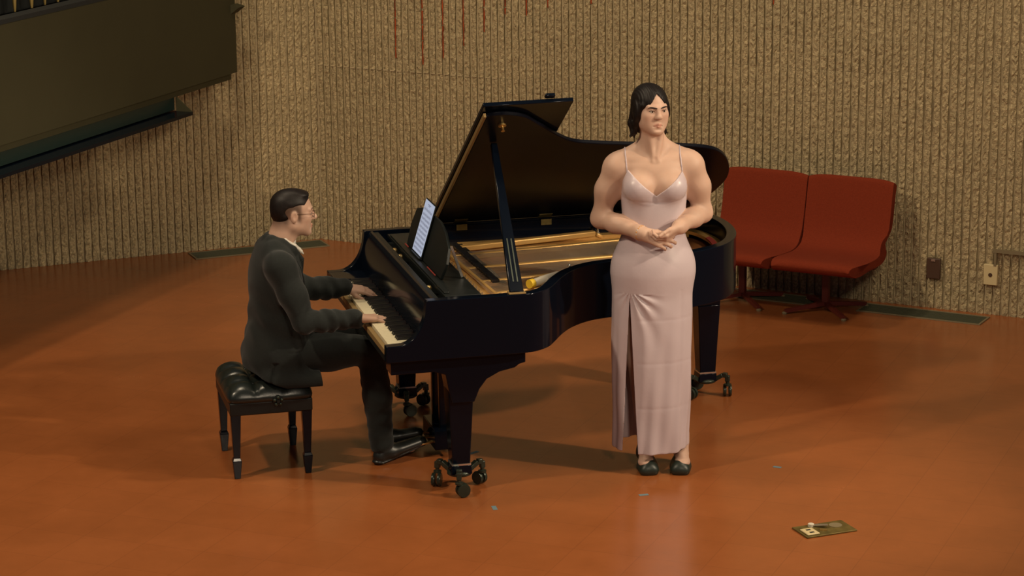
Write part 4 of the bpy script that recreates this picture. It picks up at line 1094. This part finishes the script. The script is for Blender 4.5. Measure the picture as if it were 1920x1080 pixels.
hand(T, FW_, (.94, -.08, -.16), (.05, -1, -.25), (-.1, .1, -1), [(.22, .35, .3), (.18, .4, .35), (.2, .4, .35), (.2, .35, .3)], [(.85, .45, .4), (.95, .2, .3), (1, .05, .25)], .96)
T.mesh('body', M['skin'], man, skin_colour((.53, .335, .245), HM, True), off=off)
eyes(HM, man, off)
brows(FP, HM, man, off, M['hair'], [(.012, .0215), (.022, .0245), (.034, .0255), (.046, .0200)], [.0014, .0024, .0024, .0010])
def gent(F):
    H = HM; E = lambda c, r, k=.02, sub=False: F.ell(H.p(*c), r, H.A, k, sub)
    C = lambda a, b, ra, rb=None, k=.01, sub=False: F.cap(H.p(*a), H.p(*b), ra, rb, k, sub)
    E((0, -.014, .040), (.0735, .0970, .074), .0)
    E((0, .030, .090), (.052, .046, .016), .02)
    E((0, -.052, .000), (.066, .057, .062), .02)
    C((-.12, .128, .0), (.12, .128, .0), .090, .090, .006, True); E((0, .120, .082), (.09, .048, .030), .010, True)
    for sg in (-1, 1): E((sg*.088, .035, -.035), (.045, .075, .085), .010, True); E((sg*.100, .0, -.002), (.040, .088, .044), .006, True)
    F.cap(H.p(0, -.10, -.105), H.p(0, -.02, -.115), .05, .05, .01, True)
hairdo('hair', HM, gent, man, axis((-.44, .0025), (-.17, 0)), axis((.60, .0025), (.80, 0)), axis((1.12, .0025), (1.39, 0)), lambda x, y, z: .0003*np.sin(x*900+z*500), off=off)
# glasses
g = empty('glasses', (0, 0, 0), parent=man); g.location = (0, 0, 0)
def hp(*q): return tuple(np.array(HM.p(*q))-np.array(off))
for sg in (-1, 1):
    ring = [hp(sg*.031+.023*math.copysign(abs(math.cos(a))**.7, math.cos(a)), .0995-.004*abs(math.cos(a)), .0-.003+.0165*math.copysign(abs(math.sin(a))**.7, math.sin(a))) for a in [2*math.pi*k/24 for k in range(25)]]
    MB().tube(ring, .0014, 6).build('rim', M['frame'], g, smooth=True)
    MB().tube([hp(sg*.054, .096, .004), hp(sg*.068, .085, .005), hp(sg*.078, .02, .004), hp(sg*.078, -.012, .0), hp(sg*.076, -.022, -.012)], .0014, 6).build('temple', M['frame'], g, smooth=True)
MB().tube([hp(-.009, .100, .004), hp(0, .104, .008), hp(.009, .100, .004)], .0014, 6).build('bridge', M['frame'], g, smooth=True)
# jacket
JF = Field(axis((-.66, .0045), (.06, 0)), axis((.35, .0045), (1.04, 0)), axis((.40, .0045), (1.16, 0)))
J = JF
J.ell((-.385, .70, .915), (.128, .195, .215), None, .05)
J.ell((-.365, .70, .70), (.155, .190, .20), None, .07)
J.ell((-.375, .70, .545), (.185, .225, .17), None, .07); J.cap((-.44, .515, .46), (-.150, .505, .455), .050, .046, .05)
J.cap((-.400, .55, 1.030), (-.395, .85, 1.030), .058, .058, .04)
J.cap((-.395, .62, 1.075), (-.390, .78, 1.075), .040, .040, .05)
J.ell(NS, (.070, .062, .070), None, .03); J.ell(FS_, (.070, .062, .070), None, .03)
J.chain([NS, lerp(NS, NE, .5), NE], [.068, .063, .055], .035); J.chain([NE, lerp(NE, NW, .5), lerp(NE, NW, .93)], [.055, .050, .044], .02)
J.chain([FS_, lerp(FS_, FE_, .5), FE_], [.068, .066, .060], .035); J.chain([FE_, lerp(FE_, FW_, .5), lerp(FE_, FW_, .93)], [.060, .055, .046], .02)
X, Y, Z = JF.x[:, None, None], JF.y[None, :, None], JF.z[None, None, :]
Fj = JF.F
sl_ = np.array(NE)-np.array(NS)
nz_ = np.sin(Z*38+X*55+2.2*np.sin(Y*23+X*19))*np.sin(X*31-Z*17+Y*13); wr_ = .006*nz_*np.exp(-((Z-.70)/.18)**2) + .0018*np.sin(X*95-Z*60+2*nz_)*np.exp(-((X+.27)/.08)**2-((Z-.78)/.08)**2) + .0012*nz_*(X > -.25)
wr_ = wr_ + .010*np.exp(-((X+.44-.25*(Z-.5))/.012)**2)*(Z < .56)*(Y < .62)          # side vent
wr_ = wr_ + .003*np.exp(-((Z-.60+.04*(X+.3))/.004)**2)*(np.abs(X+.29) < .075)*(Y < .6)    # pocket flap seam
Fj = Fj+wr_
hemz = .436+np.clip(-X-.38, 0, 1)*.40+.3*np.clip(Y-.60, 0, 1)*0
Fj = np.maximum(Fj, hemz-Z)
Fj = np.maximum(Fj, np.where((Y > .488) & (X < -.235), .464-Z, -1))
Fj = np.maximum(Fj, np.where((Y < .64) & (Z < .60), X+.208+.10*np.clip(Z-.44, 0, 1)-.6*np.clip(Z-.52, 0, 1), -1))
# neckline: open V toward the front, collar high at the nape
JF.F = Fj.astype(np.float32)
for sg in (-1, 1):
    J.chain([(-.418, .70, 1.118), (-.400, .70+sg*.042, 1.118), (-.355, .70+sg*.066, 1.105), (-.305, .70+sg*.064, 1.070), (-.265, .70+sg*.060, 1.02)], [.017, .017, .016, .014, .010], .02)
J.cap((-.372, .70, 1.04), (-.318, .70, 1.20), .060, .058, .006, True)
Fj = JF.F
nv = np.clip((Z-.87)/.22, 0, 1)*.060
Fj = np.maximum(Fj, np.minimum(np.minimum(nv-np.abs(Y-.70), Z-.87), X+.325))
# open front below the button
nv2 = np.clip((.66-Z)/.2, 0, 1)*.10
Fj = np.maximum(Fj, np.minimum(nv2-np.abs(Y-.70), X+.26))
JF.F = Fj.astype(np.float32)
JF.mesh('jacket', M['suit'], man, off=off)
# lapels and collar
def surf_u(F, v, z, d=.004):
    u = F.first('x', 1, y=v, z=z); return (u if u is not None else -.3)+d
for sg in (-1, 1):
    pts = [(.70+sg*.012, .865), (.70+sg*.050, .93), (.70+sg*.088, .985), (.70+sg*.098, 1.02), (.70+sg*.080, 1.045), (.70+sg*.068, 1.06), (.70+sg*.052, 1.02), (.70+sg*.030, .94)]
    lo_ = [(surf_u(JF, v+sg*.006, z, .001)-off[0], v-off[1], z) for v, z in pts]; hi_ = [(a+.007, b, c) for a, b, c in lo_]
    MB().poly(lo_, hi_).build('lapel', M['suit'], man)
SF = Field(axis((-.46, .003), (-.14, 0)), axis((.59, .003), (.81, 0)), axis((.84, .003), (1.18, 0)))
SF.ell((-.372, .70, .93), (.112, .100, .17), None, .0)
for sg in (-1, 1):
    SF.chain([(-.400, .70, 1.128), (-.385, .70+sg*.040, 1.128), (-.340, .70+sg*.061, 1.118), (-.295, .70+sg*.052, 1.085), (-.262, .70+sg*.024, 1.050), (-.250, .70+sg*.010, 1.035)], [.006, .0075, .0075, .0075, .0075, .005], .008)
SF.cap((-.372, .70, 1.04), (-.330, .70, 1.10), .056, .050, .01)
SF.mesh('shirt', M['shirt'], man, off=off)
tie = []
for z in np.linspace(1.035, .84, 9):
    u = SF.first('x', 1, y=.70, z=z) or -.25; tie.append((u+.004-off[0], 0.0, z))
mb = MB(); mb.bar((tie[0][0]-.004, 0, 1.045), (tie[0][0]+.003, 0, 1.015), .030, .022, up=(1, 0, 0), wd2=.020)
for i in range(8): mb.bar(tie[i], tie[i+1], .026+.004*i, .008, up=(1, 0, 0), wd2=.030+.004*i)
mb.build('tie', M['tie'], man, bevel=.002)
for W_, E_ in ((NW, NE), (FW_, FE_)):
    d_ = np.array(W_)-np.array(E_); d_ /= np.linalg.norm(d_); a_ = np.array(lerp(E_, W_, .93))-np.array(off); MB().tube([tuple(a_-d_*.01), tuple(a_+d_*.011)], [.040, .034], 18).build('shirt_cuff', M['shirt'], man, smooth=True, sm_angle=50)
# trousers
TF = Field(axis((-.56, .006), (.24, 0)), axis((.44, .006), (.94, 0)), axis((.045, .006), (.70, 0)))
TF.cap((-.42, .61, .545), (-.42, .79, .545), .105, .105, .04)
TF.chain([(-.40, .605, .555), (-.15, .575, .575), (.045, .562, .572)], [.100, .088, .068], .04); TF.chain([(-.40, .79, .555), (-.15, .81, .575), (.085, .825, .562)], [.100, .088, .068], .04)
TF.chain([(.045, .562, .56), (.07, .560, .33), (.085, .558, .10)], [.067, .066, .058], .03); TF.chain([(.085, .825, .552), (.11, .815, .33), (.13, .80, .10)], [.067, .064, .056], .03)
X, Y, Z = TF.x[:, None, None], TF.y[None, :, None], TF.z[None, None, :]
TF.F = (TF.F+.0018*np.sin(Z*70+X*50+Y*20)*np.exp(-((X-.0)/.12)**2)*(Z > .2)+.0015*np.sin(Z*90-X*40)*(Z < .3)).astype(np.float32)
TF.F = np.maximum(TF.F, np.maximum(.466-Z, -1)*(X < -.16)+(-1)*(X >= -.16)).astype(np.float32)
TF.F = np.maximum(TF.F, .052-Z+.12*np.clip(X-.09, 0, 1)).astype(np.float32)
TF.mesh('trousers', M['suit'], man, off=off)
def mshoe(hx, hy, hz, tx, ty, tz):
    h_ = np.array((hx, hy, hz)); t_ = np.array((tx, ty, tz)); d_ = (t_-h_)/np.linalg.norm(t_-h_)
    F = Field(axis((hx-.07, .004), (tx+.07, 0)), axis((min(hy, ty)-.07, .004), (max(hy, ty)+.07, 0)), axis((.0, .004), (.17, 0)))
    F.cap(h_+(0, 0, .034), h_+d_*.06+(0, 0, .040), .036, .036, .02); F.cap(h_+d_*.06+(0, 0, .034), t_+(0, 0, .024), .040, .034, .03, flat=((0, 0, 1), .75))
    F.cap(h_+(0, 0, .006), t_+(0, 0, .006), .036, .030, .004, flat=((0, 0, 1), .22)); F.cap(h_-d_*.01+(0, 0, .012), h_+d_*.03+(0, 0, .012), .032, .03, .004, flat=((0, 0, 1), .4))
    F.cap(h_+d_*.02+(0, 0, .06), h_+d_*.03+(0, 0, .10), .036, .036, .02)
    F.F[:, :, :1] = .01
    F.mesh('shoe', M['shoe'], man, off=off)
mshoe(.075, .548, .006, .285, .618, .052); mshoe(.115, .80, .006, .300, .765, .052)
